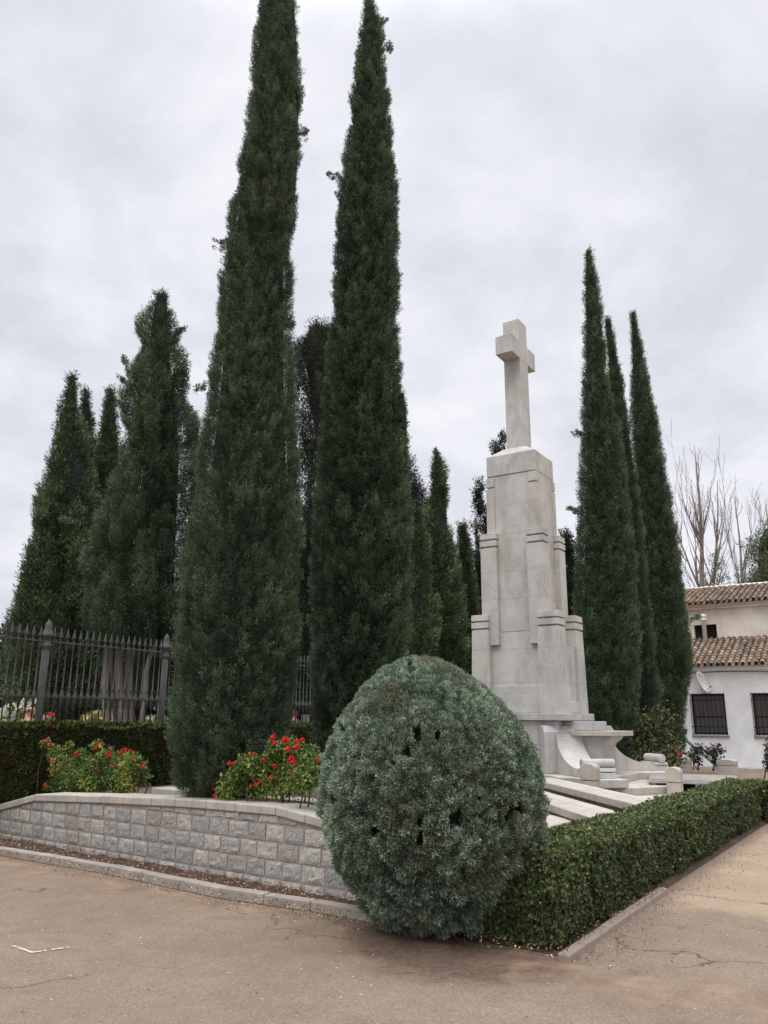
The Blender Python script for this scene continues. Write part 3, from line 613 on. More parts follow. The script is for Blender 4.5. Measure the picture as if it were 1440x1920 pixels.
# ------------------------------------------------------------------ bare poplars behind the house
def bare_tree(label, base, top, Y, seed, nlimb=14, r0=.28, spread=.35, forks=()):
    rs = random.Random(seed); b = YP(*base, Y); t = YP(*top, Y); zb = 0.0; mb = MB()
    b = Vector(b); t = Vector(t); bb = Vector((b.x, Y, zb)); root = empty('poplar_tree', bb); tag(root, label, 'bare tree', 'leafless poplars behind the house')
    H = t.z-zb; tk = MB()
    def main(u): 
        p = bb.lerp(t, u); p.x += .25*math.sin(u*6+seed)*u*(1-u)*3; return p
    tk.tube([main(i/12) for i in range(13)], [r0*(1-i/12)**.8+.015 for i in range(13)], 8)
    def limb(p, d, L, r, depth):
        pts = [p]; q = p.copy(); dd = d.copy(); n = 7
        for i in range(n):
            dd = (dd+Vector((rs.gauss(0, .07), rs.gauss(0, .07), .17))).normalized(); q = q+dd*L/n; pts.append(q.copy())
            if depth > 0 and rs.random() < .5: limb(q, (dd+Vector((rs.gauss(0, .5), rs.gauss(0, .5), .1))).normalized(), L*rs.uniform(.3, .55), r*(1-i/n)*.55, depth-1)
        mb.tube(pts, [max(.008, r*(1-i/(n+.2))) for i in range(n+1)], 4)
    for i in range(nlimb):
        u = rs.uniform(.38, .9); p = main(u); a = rs.uniform(0, 2*math.pi)
        limb(p, Vector((math.cos(a)*spread*1.5, math.sin(a)*spread, .8)).normalized(), H*(1-u)*rs.uniform(.4, .7)+.6, r0*(1-u)*.5+.03, 2)
    local(tk.build('trunk', M['barkpale']), root); local(mb.build('branches', M['twig'] if 0 else M['barkpale']), root)
    return root
bare_tree('tallest leafless poplar with upswept pinkish-brown branches, above the left end of the tiled roof', (1306, 1110), (1302, 835), 44, 3, 11, 0.22, .26)
bare_tree('leafless poplar forking beside the tallest one, above the roof', (1312, 1110), (1345, 900), 45, 8, 7, 0.14, .22)
bare_tree('thin leafless poplar in the middle of the roofline', (1392, 1105), (1376, 930), 46, 21, 7, 0.14, .2)
bare_tree('leafless poplar at the right edge of the picture, rising out of the pale green tree', (1438, 1100), (1434, 935), 46, 34, 7, 0.13, .2)
P_px = [(992, 1418, 1475), (1012, 1398, 1490), (1040, 1390, 1500), (1090, 1388, 1500), (1250, 1395, 1500)]
clumpy('leafy_tree', 'pale green leafy tree behind the roof at the right edge', 'tree', P_px, 42, .0, 90, 75, .2, 'pale', None, [([(20.5, 42, 0), (20.5, 42, 5), (20.6, 42, 9)], [.25, .2, .05])], 16, .36, seed=41, width=.35, corek=.4)
K5 = [(1040, 1330, 1350), (1070, 1318, 1360), (1110, 1315, 1365), (1200, 1315, 1365)]
clumpy('leafy_tree', 'thin sparse grey-green tree under the bare poplars, its leaves showing over the ridge', 'tree', K5, 40, 0, 26, 16, .2, 'pale', None, [([(16.2, 40, 0), (16.2, 40, 5), (16.3, 40, 9)], [.15, .1, .03])], 9, .4, seed=44, width=.35, corek=0)

# ------------------------------------------------------------------ clipped cypress hedge and iron fence (both run along V)
F0 = np.array([-5.62, 13.5])
def fp(s, off=0.0): return F0+V*s+U*off
hd = empty('clipped_hedge', (*fp(1, .8), .3)); tag(hd, 'long dark clipped cypress hedge in front of the iron fence', 'hedge')
s0, s1, HT = -7.0, 12.0, 1.52
core = MB(); p = [fp(s0, .45), fp(s1, .45), fp(s1, 1.05), fp(s0, 1.05)]
core.prism([tuple(q) for q in p], .1, HT-.06); local(core.build('inner_branches', M['core']), hd)
n = 55000; face = RNG.random(n); s = RNG.uniform(s0, s1, n); isn = face < .66
z = np.where(isn, RNG.uniform(.3, HT, n), HT); off = np.where(isn, 1.08, RNG.uniform(.4, 1.1, n))
P = np.stack([F0[0]+V[0]*s+U[0]*off, F0[1]+V[1]*s+U[1]*off, z], 1)
wob = .05*vn(P*np.array([1, 1, .3]), 3.1)+.03*vn(P, 9); Dn = np.where(isn[:, None], np.array([U[0], U[1], 0]), np.array([0, 0, 1.]))
P = P+Dn*(wob[:, None]-.05)
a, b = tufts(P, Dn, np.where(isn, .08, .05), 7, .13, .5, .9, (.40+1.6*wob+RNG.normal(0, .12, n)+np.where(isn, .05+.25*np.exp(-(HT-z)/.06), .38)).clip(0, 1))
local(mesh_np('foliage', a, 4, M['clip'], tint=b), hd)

fence = empty('iron_fence', (*fp(0), .3)); tag(fence, 'wrought iron fence with spear-topped bars and round posts, behind the clipped hedge', 'fence')
post = MB().lathe([(.062, 0), (.062, 2.42), (.052, 2.43), (.085, 2.46), (.085, 2.50), (.062, 2.52), (.06, 2.60), (.10, 2.63), (.105, 2.67), (.07, 2.70), (.07, 2.74), (.055, 2.76), (.06, 2.80), (.045, 2.86), (.015, 2.90), (.004, 2.92)], seg=14)
pm = post.build('post', M['iron']); 
bar = MB().lathe([(.011, 0), (.011, 1.48), (.026, 1.49), (.022, 1.56), (.03, 1.57), (.022, 1.60), (.04, 1.63), (.044, 1.66), (.03, 1.70), (.022, 1.74), (.02, 1.80), (.028, 1.81), (.011, 1.83), (.011, 2.43), (.024, 2.45), (.02, 2.53), (.03, 2.55), (.014, 2.57), (.014, 2.62), (.03, 2.635), (.034, 2.65), (.012, 2.74), (.002, 2.80)], seg=8)
bmesh_bar = bar.build('picket', M['iron'])
posts = [-2.6, 0, 2.6, 5.2, 7.8, 10.4]
first = True
for i, s in enumerate(posts):
    o = pm if first else pm.copy()
    if not first: COL.objects.link(o)
    first = False; o.parent = fence; q = fp(s)-fp(0); o.location = (q[0], q[1], 0)
first = True
npk = 19
for i, s in enumerate(posts[:-1]):
    for k in range(npk):
        ss_ = s+2.6*(k+1)/(npk+1)
        if ss_ < -1.25: continue
        o = bmesh_bar if first else bmesh_bar.copy()
        if not first: COL.objects.link(o)
        first = False; o.parent = fence; q = fp(ss_)-fp(0); o.location = (q[0], q[1], 0); o.rotation_euler = (0, 0, -TH)
for nm, zc in (('rail', 1.66-.0), ('rail', 2.555), ('rail', .25)):
    mb = MB(); a, b = fp(-2.6)-F0, fp(10.4)-F0; n_ = np.array([U[0], U[1]])*.02
    mb.hexa([(*(a-n_), zc-.012), (*(b-n_), zc-.012), (*(b+n_), zc-.012), (*(a+n_), zc-.012)], [(*(a-n_), zc+.012), (*(b-n_), zc+.012), (*(b+n_), zc+.012), (*(a+n_), zc+.012)])
    mb.build(nm, M['iron'], fence)
cg = MB().prism([tuple(fp(-8, -.3)), tuple(fp(40, -.3)), tuple(fp(40, -40)), tuple(fp(-8, -40))], -.1, .2); tag(cg.build('cemetery_ground', M['soil']), kind='structure')

# far-off belt of trees closing the view behind the fence
n_ = 9000; xw = RNG.uniform(-34, 26, n_); zw = 6.0*RNG.random(n_)**.8; yw = 47+2.5*vn(np.stack([xw, xw*0, zw], 1), .22)
zw = zw*(.95+.22*vn(np.stack([xw, xw*0, xw*0], 1), .35, 4)); a, b = clumps(np.stack([xw, yw, zw+.2], 1), np.repeat(np.array([[0, -1, .3]]), n_, 0), .32, 14, .2, .4+RNG.normal(0, .15, n_), .4)
o = mesh_np('distant_trees', a, 3, M['dark'], tint=b); tag(o, 'far-off dark belt of trees beyond the cemetery', 'trees', kind='stuff')
cw = MB()
for i in range(60):
    x = -34+i; h_ = 6.0*(.90+.22*float(vn(np.array([[x, 0, 0]]), .35, 4)[0])); cw.box(x, x+.99, 49.5, 51, 0, max(1.5, h_*.95))
cw.build('inner_branches', M['core'], o)
# ------------------------------------------------------------------ cemetery things behind the fence
def flower_bunch(label, px, py, Y, w, h, mat, n=26, grp='flowers on the graves'):
    c = YP(px, py, Y); root = empty('flower_bouquet', (c[0], Y, c[2]-h)); tag(root, label, 'flowers', grp)
    C = np.stack([c[0]+RNG.normal(0, w*.4, n), Y+RNG.normal(0, w*.3, n), c[2]-h*.5+RNG.uniform(-.3, .5, n)*h], 1)
    a, b = tufts(C, nz(C-np.array([c[0], Y, c[2]-h])), .075, 9, .42, .9, .2); local(mesh_np('flowers', a, 4, M[mat], tint=b), root)
    C2 = np.stack([c[0]+RNG.normal(0, w*.4, n), Y+RNG.normal(0, w*.3, n), c[2]-h*.7+RNG.uniform(-.4, .5, n)*h], 1)
    a, b = tufts(C2, nz(C2-np.array([c[0], Y, c[2]-h*1.4])), .12, 7, .16, .6, .4); local(mesh_np('leaves', a, 4, M['rose'], tint=b), root)
    vz = MB().lathe([(.05, 0), (.09, .02), (.07, .12), (.11, .28), (.12, .30)], (c[0], Y, c[2]-h-.12)); local(vz.build('vase', M['marble']), root)
    # plinth that carries the vase
    pl = MB().box(c[0]-.17, c[0]+.17, Y-.17, Y+.17, .2, c[2]-h-.12); o = pl.build('pedestal', M['greystone']); bevel(o, .01); local(o, root)
    return root
def grave(label, px, py, Y, w, mat, top='round', cross=False):
    c = YP(px, py, Y); zt = c[2]; root = empty('gravestone', (c[0], Y, .2)); tag(root, label, 'gravestone', 'gravestones behind the fence')
    h = zt-.2-(.4 if cross else 0)
    if top == 'round': pf = [(-w/2, 0), (w/2, 0), (w/2, h-w*.35)] + [(w/2*math.cos(a), h-w*.35+w*.35*math.sin(a)) for a in np.linspace(.2, math.pi-.2, 9)] + [(-w/2, h-w*.35)]
    elif top == 'point': pf = [(-w/2, 0), (w/2, 0), (w/2, h-w*.45), (w*.3, h-w*.3), (0, h), (-w*.3, h-w*.3), (-w/2, h-w*.45)]
    else: pf = [(-w/2, 0), (w/2, 0), (w/2, h), (-w/2, h)]
    s = MB(); s.extrude(pf, (c[0], Y, .2), (1, 0, 0), (0, 0, 1), (0, 1, 0), -.06, .06); o = s.build('headstone', M[mat]); bevel(o, .01); local(o, root)
    s = MB().box(c[0]-w*.6, c[0]+w*.6, Y-1.6, Y-.07, .2, .5); o = s.build('grave_slab', M['greystone']); bevel(o, .02); local(o, root)
    if cross:
        s = MB().box(c[0]-.035, c[0]+.035, Y-.03, Y+.03, .2+h, zt); s.box(c[0]-.14, c[0]-.036, Y-.028, Y+.028, zt-.17, zt-.1); s.box(c[0]+.036, c[0]+.14, Y-.028, Y+.028, zt-.17, zt-.1)
        local(s.build('cross', M[mat]), root)
grave('white headstone seen between fence bars just left of the bald man', 42, 1320, 19, .5, 'marble', 'flat')
grave('cream rounded headstone at the far left edge behind the fence', -2, 1327, 18.5, .45, 'marble')
grave('grey headstone behind the stems of the old cypress', 219, 1326, 21, .45, 'greystone', 'flat')
grave('white headstone with pointed top and small cross, left of the second fence post', 300, 1318, 21, .42, 'marble', 'point', True)
grave('low pale grey headstone below the pointed white one', 284, 1342, 20, .5, 'greystone', 'flat')
grave('pale headstone beside the person in blue, in the gap between the tall cypresses', 574, 1340, 27, .28, 'greystone', 'flat')
grave('thin white headstone with a cross, among the flowers left of the cypress stems', 120, 1318, 22, .22, 'marble', 'flat', True)
flower_bunch('white flowers with long green stems beside the bald man', 30, 1322, 17.6, .35, .3, 'wpetal', 40)
flower_bunch('bunch of white lilies above the bald man, behind the fence', 58, 1312, 18.4, .22, .3, 'wpetal', 16)
flower_bunch('dark red flowers right of the first fence post', 90, 1340, 18, .14, .2, 'petal', 20)
flower_bunch('cream and yellow flowers left of the cypress stems', 172, 1340, 19, .22, .2, 'ypetal', 26)
flower_bunch('pale yellow flowers nearest the cypress stems on their left side', 183, 1338, 19.5, .12, .18, 'ypetal', 18)
flower_bunch('white flowers below the pointed white headstone', 290, 1345, 19, .3, .22, 'wpetal', 34)

def person(label, px, py, Y, shirt, hairy, face=0, H=1.72):
    c = YP(px, py, Y); zf = c[2]-H; root = empty('person', (c[0], Y, zf), face); tag(root, label, 'person')
    def skin(name, joints, edges, mat, lvl=1):
        me = bpy.data.meshes.new(name); me.from_pydata([j[0] for j in joints], edges, []); me.materials.append(M[mat])
        o = bpy.data.objects.new(name, me); COL.objects.link(o); o.parent = root
        m = o.modifiers.new('skin', 'SKIN'); m.use_smooth_shade = True
        for i, j in enumerate(joints): me.skin_vertices[0].data[i].radius = (j[1], j[2] if len(j) > 2 else j[1])
        me.skin_vertices[0].data[0].use_root = True
        sm = o.modifiers.new('sub', 'SUBSURF'); sm.levels = lvl; sm.render_levels = lvl+1; return o
    h = H/1.72
    J_ = [((0, 0, .95), .13, .10), ((0, 0, 1.15), .135, .10), ((0, -.01, 1.35), .16, .11), ((0, 0, 1.46), .06, .06), ((0, -.02, 1.53), .055), ((0, -.03, 1.60), .085, .095), ((0, -.02, 1.67), .07, .085),
          ((-.19, 0, 1.38), .055), ((-.24, .01, 1.10), .043), ((-.20, -.16, .92), .033), ((-.18, -.24, .88), .03), ((.19, 0, 1.38), .055), ((.24, .01, 1.10), .043), ((.20, -.16, .92), .033), ((.18, -.24, .88), .03),
          ((-.1, 0, .85), .09), ((-.11, -.02, .48), .06), ((-.11, .02, .09), .042), ((-.12, -.14, .04), .04), ((.1, 0, .85), .09), ((.11, -.02, .48), .06), ((.11, .02, .09), .042), ((.12, -.14, .04), .04)]
    J_ = [((j[0][0]*h, j[0][1]*h, j[0][2]*h), *j[1:]) for j in J_]
    E_ = [(0, 1), (1, 2), (2, 3), (3, 4), (4, 5), (5, 6), (2, 7), (7, 8), (8, 9), (9, 10), (2, 11), (11, 12), (12, 13), (13, 14), (0, 15), (15, 16), (16, 17), (17, 18), (0, 19), (19, 20), (20, 21), (21, 22)]
    skin('body', J_, E_, 'skin')
    js = [0, 1, 2, 7, 8, 9, 11, 12, 13]; jj = [J_[i] for i in js]; jj = [(a, *[x*1.18+.006 for x in r]) for a, *r in jj]
    jj.append(((0, 0, 1.44*h), .085, .08)); skin('shirt', jj, [(0, 1), (1, 2), (2, 3), (3, 4), (4, 5), (2, 6), (6, 7), (7, 8), (2, 9)], shirt)
    js = [0, 15, 16, 17, 19, 20, 21]; jj = [J_[i] for i in js]; jj = [(a, *[x*1.25+.01 for x in r]) for a, *r in jj]
    skin('trousers', jj, [(0, 1), (1, 2), (2, 3), (0, 4), (4, 5), (5, 6)], 'trouser')
    fc_ = MB(); fc_.lathe([(.004, -.02), (.013, -.012), (.012, .0), (.004, .025)], (0, -.135*h, 1.61*h), 8)
    for e_ in (-1, 1): fc_.lathe([(.004, -.03), (.016, -.02), (.018, .0), (.014, .02), (.004, .03)], (e_*.085*h, -.01, 1.61*h), 8)
    fc_.build('face_features', M['skin'], root)
    ey = MB()
    for e_ in (-1, 1): ey.lathe([(.002, -.008), (.009, 0), (.002, .008)], (e_*.032*h, -.118*h, 1.635*h), 8)
    ey.build('eyes', M['void'], root)
    hr = MB(); prof_ = [(.094, -.01), (.098, .03), (.085, .07), (.05, .10), (.005, .112)] if hairy else [(.090, -.05), (.096, -.02), (.096, 0), (.090, .012)]
    hr.lathe(prof_, (0, .0, 1.625*h), 14); hr.build('hair', M['hair'], root)
    for e_ in (-1, 1):   # hands with curled fingers
        hm = MB(); hx, hy, hzz = e_*.175*h, -.27*h, .865*h
        hm.tube([(hx, hy+.04, hzz+.01), (hx, hy-.03, hzz-.012)], [.026, .03], 8)
        for f_ in range(4):
            fx = hx+(f_-1.5)*.016; L = (.055, .065, .062, .048)[f_]; hm.tube([(fx, hy-.03, hzz-.012), (fx, hy-.03-L*.5, hzz-.02), (fx, hy-.03-L*.75, hzz-.045)], [.008, .0075, .006], 6)
        hm.tube([(hx-e_*.022, hy, hzz), (hx-e_*.05, hy-.025, hzz-.012), (hx-e_*.052, hy-.05, hzz-.025)], [.010, .009, .007], 6)
        hm.build('hand', M['skin'], root)
person('bald man in a brown jacket with lowered head behind the far-left part of the fence', 57, 1321, 16.6, 'brown', False, math.radians(70))
person('person in a blue shirt seen from behind, in the gap between the two tall cypresses', 553, 1333, 26, 'blue', True, math.radians(185))

# ------------------------------------------------------------------ roses
def behind_wall(x, off=.75):
    d = ray(x, 1450); q0 = wp(0, off); t = (q0@WN)/(d[:2]@WN); return float(d[1]*t)
def rose_bush(label, px, Yd, zb, seed, offw=.75):
    rs = np.random.default_rng(seed); cs = []
    for x, y, r in px: p = YP(x, y, behind_wall(x, offw)+rs.uniform(-.15, .2)); cs.append((p, r))
    root = empty('rose_bush', (cs[0][0][0], Yd, zb)); tag(root, label, 'rose bush', 'red rose bushes in the planter')
    VA = []; TA = []; st = MB()
    for p, r in cs:
        m = int(14000*r*r)+60; D = nz(rs.normal(0, 1, (m, 3))); rad = r*rs.uniform(.35, 1.08, (m, 1))*(1+.3*vn(D*3+p, 1))[:, None]
        P = p+D*rad*np.array([1, .9, .85]); P[:, 2] = np.maximum(P[:, 2], zb+.02)
        t_ = (.35+.55*vn(P, 4.1)+rs.normal(0, .2, m)).clip(0, 1); a, b = leaves(P, nz(D+np.array([0, -.2, .5])), .042, .34, t_); VA.append(a); TA.append(b)
        foot = np.array([p[0]+rs.uniform(-.12, .12), p[1]+rs.uniform(-.1, .1), zb-.12]); mid = (foot+p)/2+rs.normal(0, .04, 3)
        st.tube([foot, mid, p, p+np.array([rs.normal(0, .05), 0, r*.9])], [.012, .009, .006, .003], 5)
        for _ in range(5):
            d = nz(rs.normal(0, 1, 3)+np.array([0, 0, .5])); st.tube([p, p+d*r*.6, p+d*r*1.05], [.006, .004, .002], 4)
    local(mesh_np('leaves', np.concatenate(VA), 4, M['rose'], tint=np.concatenate(TA)), root); local(st.build('stems', M['twig']), root)
    return root
def make_bloom():
    n = 46; u_ = RNG.random(n); th = RNG.uniform(0, 6.28, n); r = .034*np.sqrt(u_); D = nz(np.stack([np.cos(th)*u_, np.sin(th)*u_, np.full(n, .45)], 1))
    C = np.stack([np.cos(th)*r, np.sin(th)*r, .012*(1-u_)], 1); a, b = leaves(C, nz(np.cross(D, np.stack([-np.sin(th), np.cos(th), np.zeros(n)], 1))+D*.3), .032, .42, .75-.5*u_+RNG.normal(0, .15, n))
    return a, b
fl0 = None
def blooms(root, pts, Yd, seed, offw=.75):
    global fl0
    rs = random.Random(seed)
    for x, y, s in pts:
        if fl0 is None: a, b = make_bloom(); fl0 = mesh_np('flower', a, 4, M['petal'], tint=b); o = fl0
        else: o = fl0.copy(); COL.objects.link(o)
        p = YP(x, y, behind_wall(x, offw)-.2+rs.uniform(-.05, .12)); o.parent = root; o.matrix_parent_inverse = Matrix.Identity(4)
        o.location = Vector(p)-root.location; o.scale = (s*.64,)*3; o.rotation_euler = (rs.uniform(.5, 1.3), rs.uniform(-.4, .4), rs.uniform(-.6, .6))
r1 = rose_bush('left red rose bush behind the low wall, in front of the dark clipped hedge', [(90, 1415, .16), (75, 1450, .17), (120, 1440, .2), (150, 1420, .14), (170, 1450, .22), (200, 1425, .2), (225, 1450, .22), (250, 1430, .15), (180, 1475, .2), (110, 1475, .2), (140, 1470, .2), (230, 1475, .18), (265, 1460, .12), (70, 1430, .18), (62, 1462, .16), (78, 1480, .2), (150, 1455, .25), (105, 1410, .12), (235, 1425, .15), (85, 1395, .08), (130, 1398, .07), (182, 1398, .09), (270, 1445, .06), (65, 1475, .1)], 10.6, .58, 5)
blooms(r1, [(88, 1386, .9), (82, 1392, 1), (94, 1397, 1.2), (63, 1407, 1.1), (69, 1398, .8), (143, 1414, 1.5), (183, 1398, 1.3), (180, 1403, 1), (193, 1394, .7), (171, 1422, 1), (98, 1429, 1.3), (111, 1432, .7), (60, 1444, 1.1), (72, 1445, .7), (100, 1445, 1.1), (85, 1473, 1.2), (210, 1404, 1), (207, 1417, 1.2), (200, 1415, .9), (227, 1412, 1.3), (234, 1406, 1.2), (245, 1408, .9), (252, 1422, 1), (183, 1441, 1.3), (208, 1436, .9), (220, 1437, .8), (270, 1437, 1.2), (218, 1458, .8), (255, 1435, .6)], 10.6, 4)
r2 = rose_bush('right red rose bush between the tallest cypress and the round blue-green bush', [(425, 1455, .17), (450, 1465, .2), (480, 1445, .2), (510, 1430, .17), (500, 1465, .22), (530, 1420, .18), (545, 1400, .13), (560, 1440, .2), (575, 1460, .2), (520, 1405, .12), (585, 1430, .14), (465, 1440, .15), (430, 1480, .15), (540, 1470, .2), (580, 1410, .09), (410, 1440, .09), (600, 1450, .15), (415, 1488, .1)], 9.0, .6, 9, .28)
blooms(r2, [(513, 1383, 1.3), (516, 1395, 1.1), (534, 1388, 1.4), (538, 1391, 1.2), (540, 1406, 1.2), (557, 1402, 1.3), (567, 1388, 1), (557, 1391, 1), (546, 1424, 1.5), (550, 1430, 1.2), (493, 1426, 1), (475, 1415, .8), (462, 1418, .6), (430, 1432, 1), (438, 1433, 1.1), (399, 1446, 1.1), (391, 1472, .7), (401, 1478, .7), (403, 1493, 1.1), (513, 1437, 1.2), (474, 1459, .9), (487, 1464, .9), (481, 1472, .9), (471, 1475, .9), (509, 1459, .9), (551, 1450, 1.4), (573, 1437, .8), (578, 1448, 1.1), (585, 1455, 1.1), (587, 1441, 1), (595, 1425, .9)], 9.0, 6, .28)

# ------------------------------------------------------------------ round juniper
def ball_tree():
    Y = 6.98
    px = [(1230, 770, 800), (1238, 742, 832), (1252, 707, 862), (1270, 688, 893), (1287, 670, 919), (1321, 643, 951), (1356, 624, 983), (1391, 606, 1003), (1426, 597, 1016), (1460, 592, 1022), (1512, 594, 1026), (1564, 607, 1024), (1599, 619, 1013), (1651, 643, 982), (1686, 666, 958), (1721, 704, 927), (1736, 745, 878), (1743, 785, 835)]
    prof = profile(px, Y); prof[:, 2] -= .03
    root = empty('round_juniper', (float(prof[0, 1]), Y, .03)); tag(root, 'big egg-shaped clipped blue-green juniper at the corner of the bed, in the foreground', 'bush')
    VA = []; TA = []
    N_ = 64000; zs = np.linspace(prof[0, 0], prof[-1, 0], 400); rr = np.interp(zs, prof[:, 0], prof[:, 2]); sl = np.sqrt(1+np.gradient(rr, zs)**2); cdf = np.cumsum((rr+.01)*sl); cdf /= cdf[-1]
    z = np.interp(RNG.random(N_), cdf, zs); th = RNG.uniform(0, 2*np.pi, N_); keep = (np.sin(th) < .4) | (RNG.random(N_) < .5); z, th = z[keep], th[keep]
    cx = np.interp(z, prof[:, 0], prof[:, 1]); r = np.interp(z, prof[:, 0], prof[:, 2]); dr = np.interp(z, zs, np.gradient(rr, zs)).clip(-2.5, 2.5)
    D = nz(np.stack([np.cos(th), np.sin(th), -dr], 1)); P = np.stack([cx+np.cos(th)*r, Y+np.sin(th)*r, z], 1)
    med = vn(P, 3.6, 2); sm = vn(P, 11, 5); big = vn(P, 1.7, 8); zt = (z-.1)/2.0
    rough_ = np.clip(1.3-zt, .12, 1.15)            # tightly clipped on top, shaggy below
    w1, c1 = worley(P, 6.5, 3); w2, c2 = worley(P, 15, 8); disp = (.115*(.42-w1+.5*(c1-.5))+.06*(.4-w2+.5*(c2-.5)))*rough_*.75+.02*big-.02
    # gaps where the inside shows
    holes = [(556+x/2.88, 1200+y/2.88, s) for x, y, s in [(590, 590, .055), (645, 500, .05), (235, 470, .05), (310, 480, .04), (300, 790, .05), (175, 855, .05), (410, 1040, .06), (670, 1060, .06), (660, 985, .05), (880, 970, .07), (840, 990, .05), (1160, 950, .06), (760, 510, .035), (520, 660, .035), (410, 735, .035), (620, 130, .06), (1000, 850, .04), (1110, 1010, .04), (480, 1230, .04), (900, 1270, .04), (420, 830, .03), (1220, 900, .05)]]
    kill = np.zeros(len(z), bool)
    for hx, hy, hs_ in holes:
        d = ray(hx, hy); o_ = np.array([0, 0, EYE]); rel = P-o_; t_ = rel@d/(d@d); dist = np.linalg.norm((rel-t_[:, None]*d)*np.array([1.25, 1, .75]), axis=1)
        front = P[:, 1] < Y; kill |= front & (dist < hs_*(.8+.45*sm))
    C = P+D*disp[:, None]; C = C[~kill]; D = D[~kill]; z = z[~kill]; med = med[~kill]; sm = sm[~kill]; big = big[~kill]; zt = zt[~kill]; c1 = c1[~kill]; c2 = c2[~kill]; w2 = w2[~kill]
    low = np.clip(1.05-zt, 0, 1); rc = (.011+.020*low)*RNG.uniform(.75, 1.35, len(z))*(1+.6*np.clip((zt-.93)/.07, 0, 1))
    tint = .44+.12*zt+.18*med+.22*(c1-.5)+.25*(c2-.5)-.6*np.maximum(0, w2-.35)+RNG.normal(0, .09, len(z))  # paler upward, darker in creases: light and shade put into the tint
    D = nz(D+RNG.normal(0, .25, D.shape)); C = C-D*(np.abs(RNG.normal(0, 1, len(z)))*.020*(.25+low))[:, None]
    a, b = clumps(C, D, rc, 24, .0125+.0085*low, tint, .35, .21, 1.4); VA.append(a); TA.append(b)
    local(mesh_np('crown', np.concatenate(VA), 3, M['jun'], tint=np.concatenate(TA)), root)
    c_ = MB(); seg = 40; v = []; f = []; zz_ = np.linspace(prof[0, 0]+.03, prof[-1, 0]-.10, 40)
    for q in zz_:
        cx = np.interp(q, prof[:, 0], prof[:, 1]); r = max(.02, np.interp(q, prof[:, 0], prof[:, 2])-.13)
        for j in range(seg): a_ = 2*math.pi*j/seg; v.append((cx+math.cos(a_)*r, Y+math.sin(a_)*r, q))
    for i in range(39):
        for j in range(seg): f.append((i*seg+j, i*seg+(j+1) % seg, (i+1)*seg+(j+1) % seg, (i+1)*seg+j))
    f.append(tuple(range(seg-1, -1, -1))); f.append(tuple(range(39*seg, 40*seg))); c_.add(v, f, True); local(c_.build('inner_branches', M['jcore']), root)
    cx = float(prof[0, 1]); tb = MB()
    for k in range(5): a_ = k*1.26; tb.tube([(cx+.09*math.cos(a_), Y+.09*math.sin(a_), 0), (cx+.14*math.cos(a_), Y+.14*math.sin(a_), .25), (cx+.3*math.cos(a_), Y+.3*math.sin(a_), .6)], [.05, .045, .03], 8)
    local(tb.build('trunk', M['bark']), root)
ball_tree()

